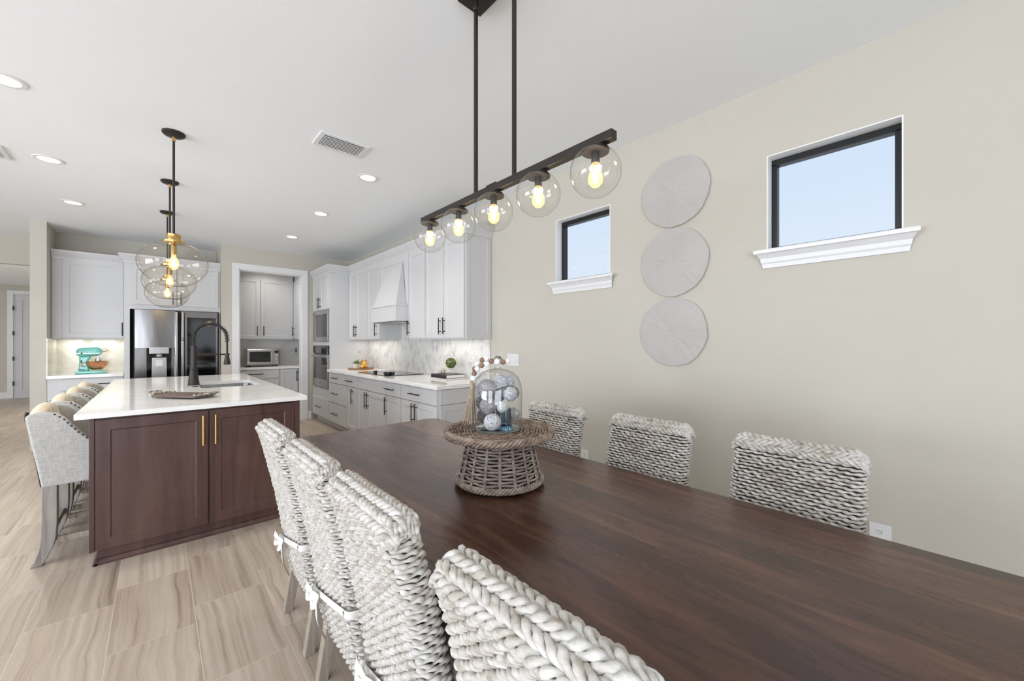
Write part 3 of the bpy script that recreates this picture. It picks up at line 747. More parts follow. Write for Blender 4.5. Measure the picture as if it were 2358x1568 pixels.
tag(obj('backsplash',MB().box(.802,2.204,8.388,8.399,.916,1.3845),M['pantry_splash'],smooth=0),'shadowy veined stone backsplash inside the pantry','backsplash')
t=thing('pantry_outlet','pale outlet in the shaded stone at the right inside the pantry','outlet',(1.99,8.386,1.18))
obj('cover_plate',MB().box(1.95,2.025,8.381,8.3875,1.125,1.24),M['plate'],t,smooth=0,bevel=.002)
for z in (1.162,1.203): obj('socket',MB().lathe([(0,0),(.016,0),(.016,.003)],16,(1.9875,8.379,z),'y'),M['slot'],t)
# toaster oven
t=thing('toaster_oven','stainless toaster oven with dark window on the pantry counter','toaster oven',(1.36,8.05,.916))
x0,x1,y0=1.118,1.615,7.90
obj('body',MB().box(x0,x1,y0,y0+.32,.94,1.22),M['steel_flat'],t,smooth=0,bevel=.02,seg=3)
dr=MB(); dr.box(x0+.012,1.515,y0-.012,y0+.002,.955,1.0); dr.box(x0+.012,1.515,y0-.012,y0+.002,1.175,1.21); dr.box(x0+.012,x0+.045,y0-.012,y0+.002,1.0,1.175); dr.box(1.475,1.515,y0-.012,y0+.002,1.0,1.175)
do=obj('door',dr,M['steel_flat'],t,smooth=0,bevel=.003)
obj('window',MB().box(x0+.04,1.48,y0-.006,y0-.001,.995,1.18),M['glassblack'],do,smooth=0)
h=MB(); h.tube([(x0+.03,y0-.04,1.188),(1.50,y0-.04,1.188)],.009,10)
for x in (x0+.05,1.48): h.tube([(x,y0-.04,1.188),(x,y0-.01,1.188)],.007,8)
obj('handle',h,M['chrome'],do)
for z in (.985,1.045,1.105): obj('knob',MB().lathe([(0,-.03),(.02,-.03),(.022,-.002)],20,(1.562,y0,z),'y'),M['chrome'],t)
obj('display',MB().box(1.535,1.59,y0-.004,y0+.001,1.145,1.195),M['glassblack'],t,smooth=0)
for x in (x0+.05,x1-.05):
    for y in (y0+.04,y0+.27): obj('foot',MB().lathe([(.015,.9165),(.015,.945)],12,(x,y,0)),M['black'],t)

# ---- island
IY=3.363
t=thing('kitchen_island','dark brown stained kitchen island with two front doors','kitchen island',(.3,4.9,0))
c=MB(); c.box(-.292,.82,IY+.022,3.56,.09,.884); c.box(.03,.05,3.56,6.24,.09,.884); c.box(.80,.82,3.56,6.24,.09,.884); c.box(.05,.80,3.56,6.24,.09,.11); c.box(-.292,.82,6.09,6.24,.09,.884)
obj('carcass',c,M['island'],t,smooth=0)
p=MB(); p.box(-.262,.80,IY+.04,3.56,0,.09); p.box(.045,.80,3.56,6.2,0,.09); p.box(-.262,.80,6.1,6.2,0,.09); obj('plinth',p,M['island'],t,smooth=0)
q=MB(); q.prism([(IY+.04,0),(IY+.018,0),(IY+.018,.012),(IY+.03,.03),(IY+.04,.034)],'x',-.275,.81); q.prism([(-.262,0),(-.283,0),(-.283,.012),(-.272,.03),(-.262,.034)],'y',IY+.018,3.56); obj('base_moulding',q,M['island'],t,smooth=0)
obj('corner_stile',MB().box(-.296,-.272,IY+.004,IY+.03,.09,.884),M['island'],t,smooth=0,bevel=.003)
for x0,x1,hx in ((-.270,.258,.231),(.268,.785,.298)):
    d=MB().shaker((x0,IY+.022,.095),U_X,UZ,NY,x1-x0,.775,.022,.062,.006); o=obj('door',d,M['island'],t,smooth=0,bevel=.0015)
    h=MB(); h.tube([(hx,IY-.03,.64),(hx,IY-.03,.84)],.006,12)
    for z in (.675,.805): h.tube([(hx,IY,z),(hx,IY-.03,z)],.005,8)
    obj('handle',h,M['satinbrass'],o,label='slim brass bar handle')
obj('side_stile',MB().box(.788,.824,IY+.004,IY+.03,.09,.884),M['island'],t,smooth=0)
# island top with sink cutout
sx0,sx1,sy0,sy1=.30,.76,4.52,5.22
ix0,ix1,iy0,iy1=-.352,.868,3.333,6.30
ct=MB()
def rr(x0,x1,y0,y1,r,n=6):
    pts=[]
    for cx,cy,a0 in ((x1-r,y0+r,-90),(x1-r,y1-r,0),(x0+r,y1-r,90),(x0+r,y0+r,180)):
        for i in range(n+1):
            a=math.radians(a0+90*i/n); pts.append((cx+r*math.cos(a),cy+r*math.sin(a)))
    return pts
ih=rr(sx0,sx1,sy0,sy1,.05); no=len(ih); k=no//4
outer=[(ix1,iy0),(ix1,iy1),(ix0,iy1),(ix0,iy0)]
zt,zb=.9165,.8855
for z,fl in ((zt,False),(zb,True)):
    vs=[(x,y,z) for x,y in ih]+[(x,y,z) for x,y in outer]; fs=[]
    for cidx in range(4):
        for i in range(k-1): fs.append((cidx*k+i,no+cidx,cidx*k+i+1))
        a=cidx*k+k-1; b=((cidx+1)%4)*k; fs.append((a,no+cidx,no+(cidx+1)%4,b))
    if not fl: fs=[tuple(f) for f in fs]
    ct.add(vs,fs)
vs=[(x,y,zt) for x,y in ih]+[(x,y,zb) for x,y in ih]; ct.add(vs,[(i,(i+1)%no,no+(i+1)%no,no+i) for i in range(no)])
vs=[(x,y,zt) for x,y in outer]+[(x,y,zb) for x,y in outer]; ct.add(vs,[(i,4+i,4+(i+1)%4,(i+1)%4) for i in range(4)])
tag(obj('island_countertop',ct,M['quartz'],smooth=0),'polished white quartz top of the kitchen island','countertop')
t=thing('kitchen_sink','undermount stainless steel sink in the island top','sink',(.53,4.87,.7))
s=MB(); 
rings=[(rr(sx0-.012,sx1+.012,sy0-.012,sy1+.012,.055),.8848),(rr(sx0-.002,sx1+.002,sy0-.002,sy1+.002,.05),.8848),(rr(sx0,sx1,sy0,sy1,.05),.87),(rr(sx0+.01,sx1-.01,sy0+.01,sy1-.01,.05),.70),(rr(sx0+.04,sx1-.04,sy0+.04,sy1-.04,.03),.68)]
vs=[]; fs=[]
for P,z in rings: vs+= [(x,y,z) for x,y in P]
for r_ in range(len(rings)-1):
    for i in range(no): j=(i+1)%no; fs.append((r_*no+i,r_*no+j,(r_+1)*no+j,(r_+1)*no+i))
fs.append(tuple((len(rings)-1)*no+i for i in range(no))); s.add(vs,fs)
obj('basin',s,M['steel'],t,smooth=30)
obj('drain',MB().lathe([(0,.684),(.04,.684),(.045,.682)],24,(.53,4.87,0)),M['chrome'],t)
# faucet
fx,fy=.265,4.90
t=thing('kitchen_faucet','tall black spring-neck pull-down faucet on the island','faucet',(fx,fy,.9165))
obj('base',MB().lathe([(.048,.9168),(.046,.925),(.034,1.02),(.025,1.12),(.024,1.30),(.0,1.30)],28,(fx,fy,0)),M['bronze'],t)
arc=[(fx,fy,1.29)]
cx,cz,R=(fx+.53)/2,1.375,(.53-fx)/2
for i in range(0,25):
    a=PI-PI*i/24; arc.append((cx+R*math.cos(a),fy,cz+R*1.08*math.sin(a)))
arc+= [(.53,fy,1.33),(.53,fy,1.215)]
obj('hose',MB().tube(arc,.009,12),M['black'],t)
# coil spring around the hose
def along(path, q):
    P=[Vector(p) for p in path]; L=[0]
    for a,b in zip(P,P[1:]): L.append(L[-1]+(b-a).length)
    d=q*L[-1]
    for i in range(len(P)-1):
        if d<=L[i+1] or i==len(P)-2:
            f=(d-L[i])/max(1e-9,L[i+1]-L[i]); return P[i].lerp(P[i+1],f),(P[i+1]-P[i]).normalized()
pts=[]; turns=34; N=turns*12; sp=arc[:-1]
for i in range(N+1):
    p,tn=along(sp,i/N*.985); side=Vector((0,1,0)); up=tn.cross(side); a=2*PI*turns*i/N
    pts.append(tuple(p+(side*math.cos(a)+up*math.sin(a))*.0185))
obj('spring',MB().tube(pts,.003,6),M['bronze'],t)
obj('spray_head',MB().lathe([(0,1.222),(.016,1.222),(.018,1.19),(.03,1.12),(.031,1.112),(.027,1.108),(0,1.108)],24,(.53,fy,0)),M['bronze'],t)
h=MB(); h.tube([(fx+.01,fy,1.212),(.40,fy,1.212)],.015,14); h.tube([(.40,fy,1.212),(.512,fy,1.212)],.008,12); h.lathe([(.019,1.203),(.022,1.203),(.022,1.221),(.019,1.221)],20,(.53,fy,0)); obj('support_arm',h,M['bronze'],t)
h=MB(); h.tube([(fx,fy-.02,1.06),(fx,fy-.05,1.065),(fx-.02,fy-.12,1.08)],.007,10); obj('lever',h,M['bronze'],t)
tag(obj('sink_button',MB().lathe([(.024,.9168),(.024,.922),(.021,.9235),(0,.9235)],24,(.268,4.70,0)),M['bronze']),'small flat dark button on the island top in front of the faucet','button')
# serving tray with ornate metal ends
t=thing('serving_tray','flat brown serving tray with ornate silver scroll handles on the island','tray',(.18,3.93,.9165))
A=Vector((.02,4.03)); B=Vector((.285,3.705)); ax=(B-A).normalized(); pe=Vector((-ax.y,ax.x)); L=(B-A).length
def TP(u,v,z): q=A+ax*u+pe*v; return (q.x,q.y,z)
W2_=.095
b=MB(); pl=[]
for i in range(13): a=PI/2+PI*i/12; pl.append((.04+.04*math.cos(a)*.9, W2_*math.sin(a)))
for i in range(13): a=-PI/2+PI*i/12; pl.append((L-.04+.04*math.cos(a)*.9, W2_*math.sin(a)))
n=len(pl); vs=[TP(u,v,.926) for u,v in pl]+[TP(u,v,.9425) for u,v in pl]
b.add(vs,[tuple(range(n-1,-1,-1)),tuple(range(n,2*n))]+[(i,(i+1)%n,n+(i+1)%n,n+i) for i in range(n)])
obj('board',b,M['traywood'] if 'traywood' in M else M['island'],t,smooth=0,bevel=.002)
for e,s_ in ((0,-1),(L,1)):
    m=MB(); rnd=random.Random(3)
    for q in range(-3,4):
        v=q*.026; u=e-s_*(.03*(abs(q)/3)**2)+s_*.0
        m.sphere(TP(u,v,.944),.012+.003*rnd.random(),10,7)
    m.tube([TP(e-s_*.02,-.075,.942),TP(e+s_*.01,-.05,.946),TP(e+s_*.022,0,.95),TP(e+s_*.01,.05,.946),TP(e-s_*.02,.075,.942)],.006,8)
    m.tube([TP(e+s_*.01,-.05,.945),TP(e+s_*.045,-.045,.955),TP(e+s_*.055,-.015,.96),TP(e+s_*.03,.0,.952)],.005,8)
    m.tube([TP(e+s_*.01,.05,.945),TP(e+s_*.045,.045,.955),TP(e+s_*.055,.015,.96),TP(e+s_*.03,.0,.952)],.005,8)
    obj('scroll_handle',m,M['nickel'],t,smooth=60,label='ornate silver scrollwork handle')
for u in (.05,L-.05):
    for v in (-.06,.06): obj('foot',MB().sphere(TP(u,v,.9225),.0055,8,6),M['nickel'],t)
# ================================================================ BAR STOOLS
def make_stool():
    """local: +x towards the island, y centred, z up; back foot near x=-.05"""
    t=thing('bar_stool','x','bar stool',(0,0,0),'cream linen wingback bar stools along the island')
    HW=.24; SD=.045
    top=[(-.062,.455+.45-.015),(-.03,.915),(.02,.913),(.055,.905),(.09,.875),(.12,.83),(.155,.78),(.20,.73),(.25,.69),(.31,.655),(.38,.63),(.44,.62)]
    side=[(.0,.465)]+[(-.02,.60),(-.045,.76),(-.065,.895)]+top[1:]+[(.44,.47)]
    for s in (-1,1):
        m=MB().prism(side,'y',s*HW-(SD if s>0 else 0),s*HW+(0 if s>0 else SD))
        o=obj('side_wing',m,M['linen_grey'],t,smooth=30,bevel=.012,seg=3,local=True)
        nb=MB(); P=[Vector((x,0,z)) for x,z in top[3:]]
        L=[0]
        for a,b in zip(P,P[1:]): L.append(L[-1]+(b-a).length)
        N=19
        for i in range(N+1):
            d=L[-1]*i/N
            for j in range(len(P)-1):
                if d<=L[j+1]+1e-9:
                    p=P[j].lerp(P[j+1],(d-L[j])/(L[j+1]-L[j])); tn=(P[j+1]-P[j]).normalized(); break
            nrm=Vector((-tn.z,0,tn.x)); 
            if nrm.z<0: nrm=-nrm
            p=p-nrm*.004
            nb.sphere((p.x,s*(HW+.001),p.z-.004),.0052,8,6)
        obj('nailheads',nb,M['bronze'],o,local=True,smooth=60,label='row of dark nailheads')
    # tufted back: front skin with diamond tufts, arched rolled top
    tufts=[(u,v) for v,us in ((.17,(-.11,.0,.11)),(.29,(-.165,-.055,.055,.165)),(.40,(-.11,0,.11))) for u in us]
    def tuft(y,h):
        d=0
        for (u,v) in tufts:
            q=((y-u)**2+(h-v)**2); d=max(d,math.exp(-q/.0009))
        lines=min(abs(((y/.11+h/.12)%1)-.5),abs(((y/.11-h/.12)%1)-.5))
        return -.020*d-.006*math.exp(-(.5-min(.5,lines+.0))**2/.004)*.0
    def back(u,v):
        y=(u-.5)*2*(HW-.010); arch=.042*(1-abs(2*u-1)**2.5)
        H=.438+arch   # height of back above seat .465
        a=v*(.42+.10+.42)
        # front up, roll over, back down
        if a<.42:
            h=a/.42; z=.465+h*(H-.03); x=.085-.073*h+.018*math.sin(PI*min(1,h)); x+=-tuft(y,z-.465)*-1
            return (x+.0,y,z)
        if a<.52:
            q=(a-.42)/.10; th=PI*q; xc=-.022; R=.036
            return (xc+R*math.cos(th)*.95, y, .465+H-.03+R*math.sin(th)*.9)
        h=1-(a-.52)/.42; z=.465+h*(H-.03)
        return (-.006-.050*h, y, z)
    m=MB().grid(back,41,64); obj('tufted_back',m,M['linen'],t,local=True,smooth=60)
    bt=MB()
    for (u,v) in tufts:
        z=.465+v; h=v/.44; bt.sphere((.085-.095*h+.018*math.sin(PI*h)-.012,u,z),.009,10,6)
    obj('tuft_buttons',bt,M['linen'],t,local=True)
    s=MB().box(-.0,.42,-HW+SD,HW-SD,.46,.57); obj('seat_frame',s,M['linen_grey'],t,local=True,smooth=0,bevel=.01)
    s=MB().box(.03,.43,-HW+SD+.004,HW-SD-.004,.57,.655); obj('seat_cushion',s,M['linen'],t,local=True,smooth=40,bevel=.03,seg=4)
    for s_ in (-1,1):
        y=s_*(HW-.03); w=.026
        pr=[(-.0,.47),(.0,.25),(-.004,.14),(-.014,.08),(-.03,.03),(-.045,0),(.0,0),(.022,.04),(.046,.10),(.058,.16),(.062,.25),(.062,.47)]
        obj('leg',MB().prism(pr,'y',y-w,y+w),M['greywood'],t,local=True,smooth=30,bevel=.004)
        f=MB().hexa([(.385,y-.018,0),(.421,y-.018,0),(.421,y+.018,0),(.385,y+.018,0)],[(.372,y-.026,.47),(.424,y-.026,.47),(.424,y+.026,.47),(.372,y+.026,.47)])
        obj('leg',f,M['greywood'],t,local=True,smooth=0,bevel=.003)
        obj('stretcher',MB().box(.06,.387,y-.011,y+.011,.115,.15),M['driftwood'],t,local=True,smooth=0,bevel=.002)
    obj('stretcher',MB().box(.022,.044,-HW+.06,HW-.06,.165,.205),M['driftwood'],t,local=True,smooth=0,bevel=.002)
    obj('stretcher',MB().box(.388,.41,-HW+.05,HW-.05,.205,.24),M['driftwood'],t,local=True,smooth=0,bevel=.002)
    r=MB(); r.lathe([(0,0),(.02,0),(.017,.008),(0,.010)],18,(-.074,0,.885),'x',); 
    R=[( -.093, .028*math.sin(2*PI*i/24), .865+.028*math.cos(2*PI*i/24)) for i in range(24)]
    r.tube(R,.0045,8,closed=True); r.tube([(-.07,0,.885),(-.096,0,.890)],.006,8)
    obj('ring_pull',r,M['bronze'],t,local=True)
    return t
st0=make_stool()
SL=['nearest cream linen bar stool, its grey-beige side panel and nailheads fully in view','second cream linen bar stool from the front of the island','third cream linen bar stool from the front of the island','farthest cream linen bar stool, next to the white drawer of the left run']
for i,(y,l) in enumerate(zip((3.835,4.445,5.06,5.675),SL)):
    s_=st0 if i==0 else dup(st0)
    s_.location=(-.508,y,0); s_['label']=l

# ================================================================ PENDANTS over the island
def make_pendant():
    t=thing('glass_pendant','x','pendant light',(0,0,0),'onion glass pendants over the island')
    Z=2.845
    obj('canopy',MB().lathe([(0,Z-.028),(.02,Z-.028),(.055,Z-.022),(.066,Z-.012),(.067,Z-.0006)],32),M['bronze'],t,local=True)
    obj('canopy_collar',MB().lathe([(.006,Z-.062),(.011,Z-.058),(.012,Z-.03)],16),M['brass'],t,local=True)
    obj('rod',MB().lathe([(.0072,2.0),(.0072,Z-.05)],14),M['bronze'],t,local=True)
    obj('cap',MB().lathe([(.05,2.046),(.066,2.05),(.067,2.062),(.046,2.066),(.04,2.076),(.040,2.108),(.042,2.112),(.036,2.112),(.034,2.07),(.02,2.066)],32),M['brass'],t,local=True)
    obj('socket',MB().lathe([(0,2.05),(.012,2.05),(.017,2.03),(.018,1.965),(.0,1.965)],20),M['brass'],t,local=True)
    obj('filament',MB().lathe([(0,1.945),(.007,1.935),(.011,1.905),(.009,1.88),(0,1.872)],14),M['filament'],t,local=True)
    b=MB().lathe([(.012,1.968),(.014,1.95),(.026,1.925),(.030,1.90),(.026,1.875),(.012,1.858),(0,1.855)],24); obj('bulb',b,M['bulb'],t,local=True)
    pr=[(.050,2.053),(.066,2.050),(.09,2.043),(.115,2.033),(.14,2.018),(.162,2.0),(.18,1.977),(.193,1.95),(.2,1.92),(.199,1.89),(.192,1.86),(.180,1.832),(.162,1.805),(.138,1.78),(.11,1.76),(.08,1.747),(.04,1.740),(0,1.738)]
    obj('glass_shade',MB().lathe(pr,48),M['amberglass'],t,local=True,smooth=80)
    return t
p0=make_pendant()
for i,(y,l) in enumerate(((3.725,'nearest glass pendant over the island, biggest and frontmost of the three'),(4.87,'middle glass pendant over the island, half hidden by the nearest one'),(6.03,'farthest glass pendant over the island, lowest of the overlapping glass shades'))):
    q=p0 if i==0 else dup(p0); q.location=(.09,y,0); q['label']=l

# ================================================================ LINEAR CHANDELIER
CX=1.03
t=thing('linear_chandelier','black five-light linear chandelier with clear glass globes above the dining table','chandelier',(CX,1.24,CZ))
obj('canopy',MB().box(CX-.062,CX+.062,1.055,1.415,CZ-.028,CZ-.0006),M['bronze'],t,smooth=0,bevel=.003)
for y in (1.365,1.118):
    obj('rod',MB().box(CX-.0065,CX+.0065,y-.0065,y+.0065,1.978,CZ-.028),M['bronze'],t,smooth=0)
    obj('rod_collar',MB().lathe([(.0105,CZ-.065),(.0125,CZ-.06),(.0125,CZ-.028)],16,(CX,y,0)),M['black'],t)
obj('bar',MB().box(CX-.0145,CX+.0145,.668,1.822,1.951,1.98),M['bronze'],t,smooth=0,bevel=.0015)
obj('bar_splice',MB().box(CX-.0155,CX+.0155,1.215,1.275,1.9795,1.984),M['bronze'],t,smooth=0)
for y in (.737,.988,1.243,1.497,1.752):
    zc=1.872; R=.081
    c=MB().lathe([(0,1.951),(.012,1.951),(.012,1.946),(.042,1.944),(.044,1.938),(.043,1.934),(.0,1.934)],28,(CX,y,0)); o=obj('lamp_cup',c,M['bronze'],t)
    obj('socket',MB().lathe([(0,1.934),(.0125,1.934),(.0135,1.9),(.0,1.9)],20,(CX,y,0)),M['bronze'],o)
    obj('filament',MB().lathe([(0,1.884),(.006,1.876),(.0095,1.856),(.008,1.840),(0,1.834)],14,(CX,y,0)),M['filament'],o)
    obj('bulb',MB().lathe([(.0115,1.901),(.0125,1.89),(.018,1.873),(.0235,1.855),(.022,1.838),(.012,1.826),(0,1.824)],24,(CX,y,0)),M['bulb'],o)
    pr=[]; a0=math.asin(.04/R)
    for i in range(29):
        a=a0+(PI-a0)*i/28; pr.append((R*math.sin(a),zc-0+R*math.cos(a)))
    obj('glass_globe',MB().lathe(pr,48,(CX,y,0)),M['glass'],o,smooth=80)

# ================================================================ STAND MIXER
mx,my,mz=-.655,7.80,.9165
t=thing('stand_mixer','aqua stand mixer with a copper bowl on the short counter','stand mixer',(mx,my,mz))
def rbox(pts,y0,y1,b,name,m,par): return obj(name,MB().prism(pts,'y',y0,y1),m,par,smooth=40,bevel=b,seg=3)
x=mx; z=mz
rbox([(x-.15,z),(x+.155,z),(x+.15,z+.022),(x+.02,z+.034),(x-.14,z+.034)],my-.09,my+.09,.012,'base',M['aquapaint'],t)
rbox([(x-.125,z+.03),(x-.02,z+.03),(x-.03,z+.10),(x-.035,z+.16),(x-.0,z+.23),(x-.12,z+.23),(x-.115,z+.16),(x-.12,z+.08)],my-.05,my+.05,.02,'column',M['aquapaint'],t)
h=MB()
def head(u,v):
    a=2*PI*u; s_=v; xx=x-.15+.255*s_; r=(.062 if s_<.75 else .062-.018*((s_-.75)/.25)**1.5)*math.sqrt(max(0,1-(abs(2*s_-1))**7)); 
    return (xx, my+r*math.cos(a)*.95, z+.285+.012*s_+r*math.sin(a))
h.grid(head,28,22,closeu=True); ho=obj('motor_head',h,M['aquapaint'],t,smooth=60)
obj('trim_band',MB().box(x-.14,x+.08,my-.064,my+.064,z+.268,z+.274),M['chrome'],ho,smooth=0)
obj('hub_knob',MB().lathe([(0,.0),(.016,0),(.016,.03),(.008,.034),(.006,.055),(0,.055)],16,(x+.10,my,z+.305),'x'),M['chrome'],ho)
obj('speed_lever',MB().sphere((x-.09,my-.062,z+.272),.01,10,8),M['black'],ho)
obj('badge',MB().box(x-.10,x-.085,my-.0512,my-.05,z+.14,z+.18),M['slot'],t,smooth=0)
obj('bowl',MB().lathe([(0,z+.045),(.05,z+.047),(.085,z+.075),(.105,z+.11),(.112,z+.15),(.115,z+.158),(.110,z+.158),(.1,z+.11),(.08,z+.08),(0,z+.055)],32,(x+.045,my,0)),M['copper'],t,smooth=50)
g=MB(); g.tube([(x-.05,my-.075,z+.15),(x-.085,my-.09,z+.14),(x-.095,my-.09,z+.11),(x-.06,my-.075,z+.09)],.006,8); obj('bowl_handle',g,M['copper'],t)
g=MB(); g.lathe([(0,z+.235),(.014,z+.235),(.014,z+.20),(.03,z+.195),(.034,z+.165),(.02,z+.12),(0,z+.11)],16,(x+.06,my,0)); obj('beater',g,M['chrome'],t)
obj('base_switch_band',MB().box(x-.126,x-.06,my-.0515,my-.05,z+.05,z+.058),M['black'],t,smooth=0)

# ================================================================ RANGE-WALL DECOR
cz=.9162
tag(obj('wood_board',MB().lathe([(0,cz),(.185,cz),(.195,cz+.006),(.195,cz+.014),(.185,cz+.014),(.175,cz+.011),(0,cz+.011)],40,(2.40,6.20,0)),M['lightwood']),'round wooden serving board at the far end of the range worktop','tray')
bz=cz+.0112
t=thing('succulent_pot','small succulent in a white ceramic pot on the round wooden board','potted plant',(2.35,6.27,bz))
obj('pot',MB().lathe([(0,bz+.0005),(.042,bz+.0005),(.052,bz+.06),(.055,bz+.068),(.046,bz+.068),(.044,bz+.05),(0,bz+.05)],24,(2.35,6.27,0)),M['ceramic'],t)
for k in range(14):
    a=k*2.4; L=.035+.035*(k%3)/2; el=.5+.9*(k%5)/5
    d=Vector((math.cos(a)*math.cos(el),math.sin(a)*math.cos(el),math.sin(el))); p=Vector((2.35,6.27,bz+.055))
    obj('leaf',MB().tube([tuple(p),tuple(p+d*L*.6),tuple(p+d*L*1.1),tuple(p+d*L*1.5)],[.006,.012,.009,.001],6),M['leaf'],t)
t=thing('utensil_crock','hammered gold utensil crock on the round wooden board','crock',(2.42,6.13,bz))
obj('vessel',MB().lathe([(0,bz+.0005),(.045,bz+.0005),(.058,bz+.03),(.055,bz+.07),(.04,bz+.10),(.046,bz+.13),(.042,bz+.13),(.036,bz+.10),(.05,bz+.06),(0,bz+.012)],28,(2.42,6.13,0)),M['gold'],t)
for (dx,dy,r,l) in ((-.035,.10,.026,'pale wooden spoon leaning left in the gold crock'),(.03,-.10,.02,'pale wooden spatula leaning right in the gold crock')):
    s_=thing('cooking_spoon',l,'utensil',(2.42,6.13,bz+.06))
    q=math.copysign(.009,dx); a=Vector((2.42-dx*.25+q,6.13-dy*.25,bz+.03)); b=Vector((2.42+dx*.75+q,6.13+dy*.75,bz+.24))
    obj('handle',MB().tube([tuple(a),tuple(b)],.005,8),M['spoonwood'],s_)
    d=(b-a).normalized(); obj('bowl',MB().sphere(tuple(b+d*.03),r,14,10,fn=lambda q:.55+.45*abs(q.z)),M['spoonwood'],s_)
t=thing('gold_jar','small round gold jar beside the utensil crock on the board','jar',(2.36,6.06,bz))
obj('body',MB().sphere((2.36,6.055,bz+.031),.031,18,12),M['gold'],t)
obj('stopper',MB().lathe([(0,bz+.078),(.008,bz+.075),(.006,bz+.06),(.01,bz+.056),(.0,bz+.056)],14,(2.36,6.055,0)),M['spoonwood'],t)
def book(label,x0,x1,y0,y1,z0,z1,cover,txt=False):
    t=thing('book',label,'book',((x0+x1)/2,(y0+y1)/2,z0),'books beside the cooktop')
    c=MB(); c.box(x0,x1,y0,y1,z0,z0+.003); c.box(x0,x1,y0,y1,z1-.003,z1); c.box(x0,x0+.004,y0,y1,z0+.003,z1-.003)
    obj('cover',c,cover,t,smooth=0)
    obj('pages',MB().box(x0+.004,x1-.004,y0+.004,y1-.004,z0+.003,z1-.003),M['paper'],t,smooth=0)
    return t
book('thin pale book lying under the thicker black book',2.345,2.615,3.64,3.985,cz,cz+.016,M['bookpink'])
book('thick black hardback book on top of the thin pale book',2.35,2.605,3.655,3.975,cz+.0165,cz+.056,M['bookblack'])
bt=cz+.0565
def sh(d): return 1+.25*math.sin(7*math.atan2(d.y,d.x))*(1-abs(d.z))+.12*math.sin(9*d.z)
tag(obj('seashell',MB().sphere((2.45,3.90,bt+.033),.036,28,16,fn=sh),M['shell'],smooth=60),'pale spiky seashell on the black book','seashell')
px,py=2.472,3.745
t=thing('glass_apothecary_jar','clear teardrop glass jar on a foot standing on the books','jar',(px,py,bt))
obj('glass_body',MB().lathe([(.045,bt+.0005),(.047,bt+.006),(.014,bt+.018),(.012,bt+.045),(.03,bt+.062),(.064,bt+.095),(.075,bt+.14),(.066,bt+.185),(.043,bt+.225),(.018,bt+.25)],32,(px,py,0)),M['glass'],t,smooth=60)
obj('glass_stopper',MB().lathe([(.02,bt+.25),(.022,bt+.256),(.009,bt+.262),(.018,bt+.285),(.0,bt+.308)],24,(px,py,0)),M['glass'],t,smooth=60)
def mossr(d): return 1+.06*noise.noise(d*9)+.05*noise.noise(d*23)
tag(obj('moss_ball',MB().sphere((px,py,bt+.128),.058,48,32,fn=mossr),M['moss'],smooth=80),'green moss ball inside the teardrop glass jar','moss ball')
# ================================================================ DINING TABLE
TX0,TX1,TY0,TY1,TZ=.497,1.563,-.55,2.598,.76
t=thing('dining_table','long dark brown wooden dining table with rounded corners','dining table',(1.03,1.0,0))
pl=rr(TX0,TX1,TY0,TY1,.075,8)
obj('tabletop',MB().prism(pl,'z',TZ-.045,TZ),M['table'],t,smooth=30,bevel=.004)
a=MB(); x0,x1,y0,y1=TX0+.13,TX1-.13,TY0+.2,TY1-.2
a.box(x0,x0+.025,y0,y1,.62,.7145); a.box(x1-.025,x1,y0,y1,.62,.7145); a.box(x0+.025,x1-.025,y0,y0+.025,.62,.7145); a.box(x0+.025,x1-.025,y1-.025,y1,.62,.7145)
obj('apron',a,M['table'],t,smooth=0,bevel=.002)
for x in (x0+.04,x1-.04):
    for y in (y0+.04,y1-.04):
        obj('leg',MB().lathe([(.03,0),(.034,.03),(.026,.06),(.04,.2),(.05,.36),(.034,.44),(.05,.47),(.05,.715)],20,(x,y,0)),M['table'],t)

# ================================================================ WOVEN CHAIRS
CW=.21   # half width
def xb(z):   # back face profile (local x = world x - .34)
    pts=[(.20,.158),(.31,.130),(.468,.110),(.626,.082),(.826,.037),(.96,.002)]
    for (z0,a),(z1,b) in zip(pts,pts[1:]):
        if z<=z1: 
            f=(z-z0)/(z1-z0); return a+(b-a)*f
    return pts[-1][1]
def xf(z):
    pts=[(.20,.250),(.45,.205),(.542,.188),(.722,.152),(.887,.107),(.96,.074)]
    for (z0,a),(z1,b) in zip(pts,pts[1:]):
        if z<=z1:
            f=(z-z0)/(z1-z0); return a+(b-a)*f
    return pts[-1][1]
def outline(z, inset=0, n=None):
    """rounded-rect loop at height z -> list of (x,y,nx,ny,s) sampled evenly"""
    a,b=xb(z)+inset,xf(z)-inset; w=CW-inset-.006*max(0,(z-.6)); r=min(.03,(b-a)/2-.002)
    segs=[]
    def line(p,q): segs.append(('l',p,q,math.dist(p,q)))
    def arcs(c,a0): segs.append(('a',c,a0,r*PI/2))
    line((b,-w+r),(b,w-r)); arcs((b-r,w-r),0); line((b-r,w),(a+r,w)); arcs((a+r,w-r),90); line((a,w-r),(a,-w+r)); arcs((a+r,-w+r),180); line((a+r,-w),(b-r,-w)); arcs((b-r,-w+r),270)
    L=sum(s[3] for s in segs); out=[]; n=n or 96
    for i in range(n):
        d=L*i/n
        for s in segs:
            if d<=s[3]:
                f=d/s[3] if s[3]>0 else 0
                if s[0]=='l':
                    p,q=s[1],s[2]; x=p[0]+(q[0]-p[0])*f; y=p[1]+(q[1]-p[1])*f; tx,ty=(q[0]-p[0])/s[3],(q[1]-p[1])/s[3]; nx,ny=ty,-tx
                else:
                    an=math.radians(s[2])+f*PI/2; x=s[1][0]+r*math.cos(an); y=s[1][1]+r*math.sin(an); nx,ny=math.cos(an),math.sin(an)
                out.append((x,y,nx,ny,L*i/n)); break
            d-=s[3]
    return out,L
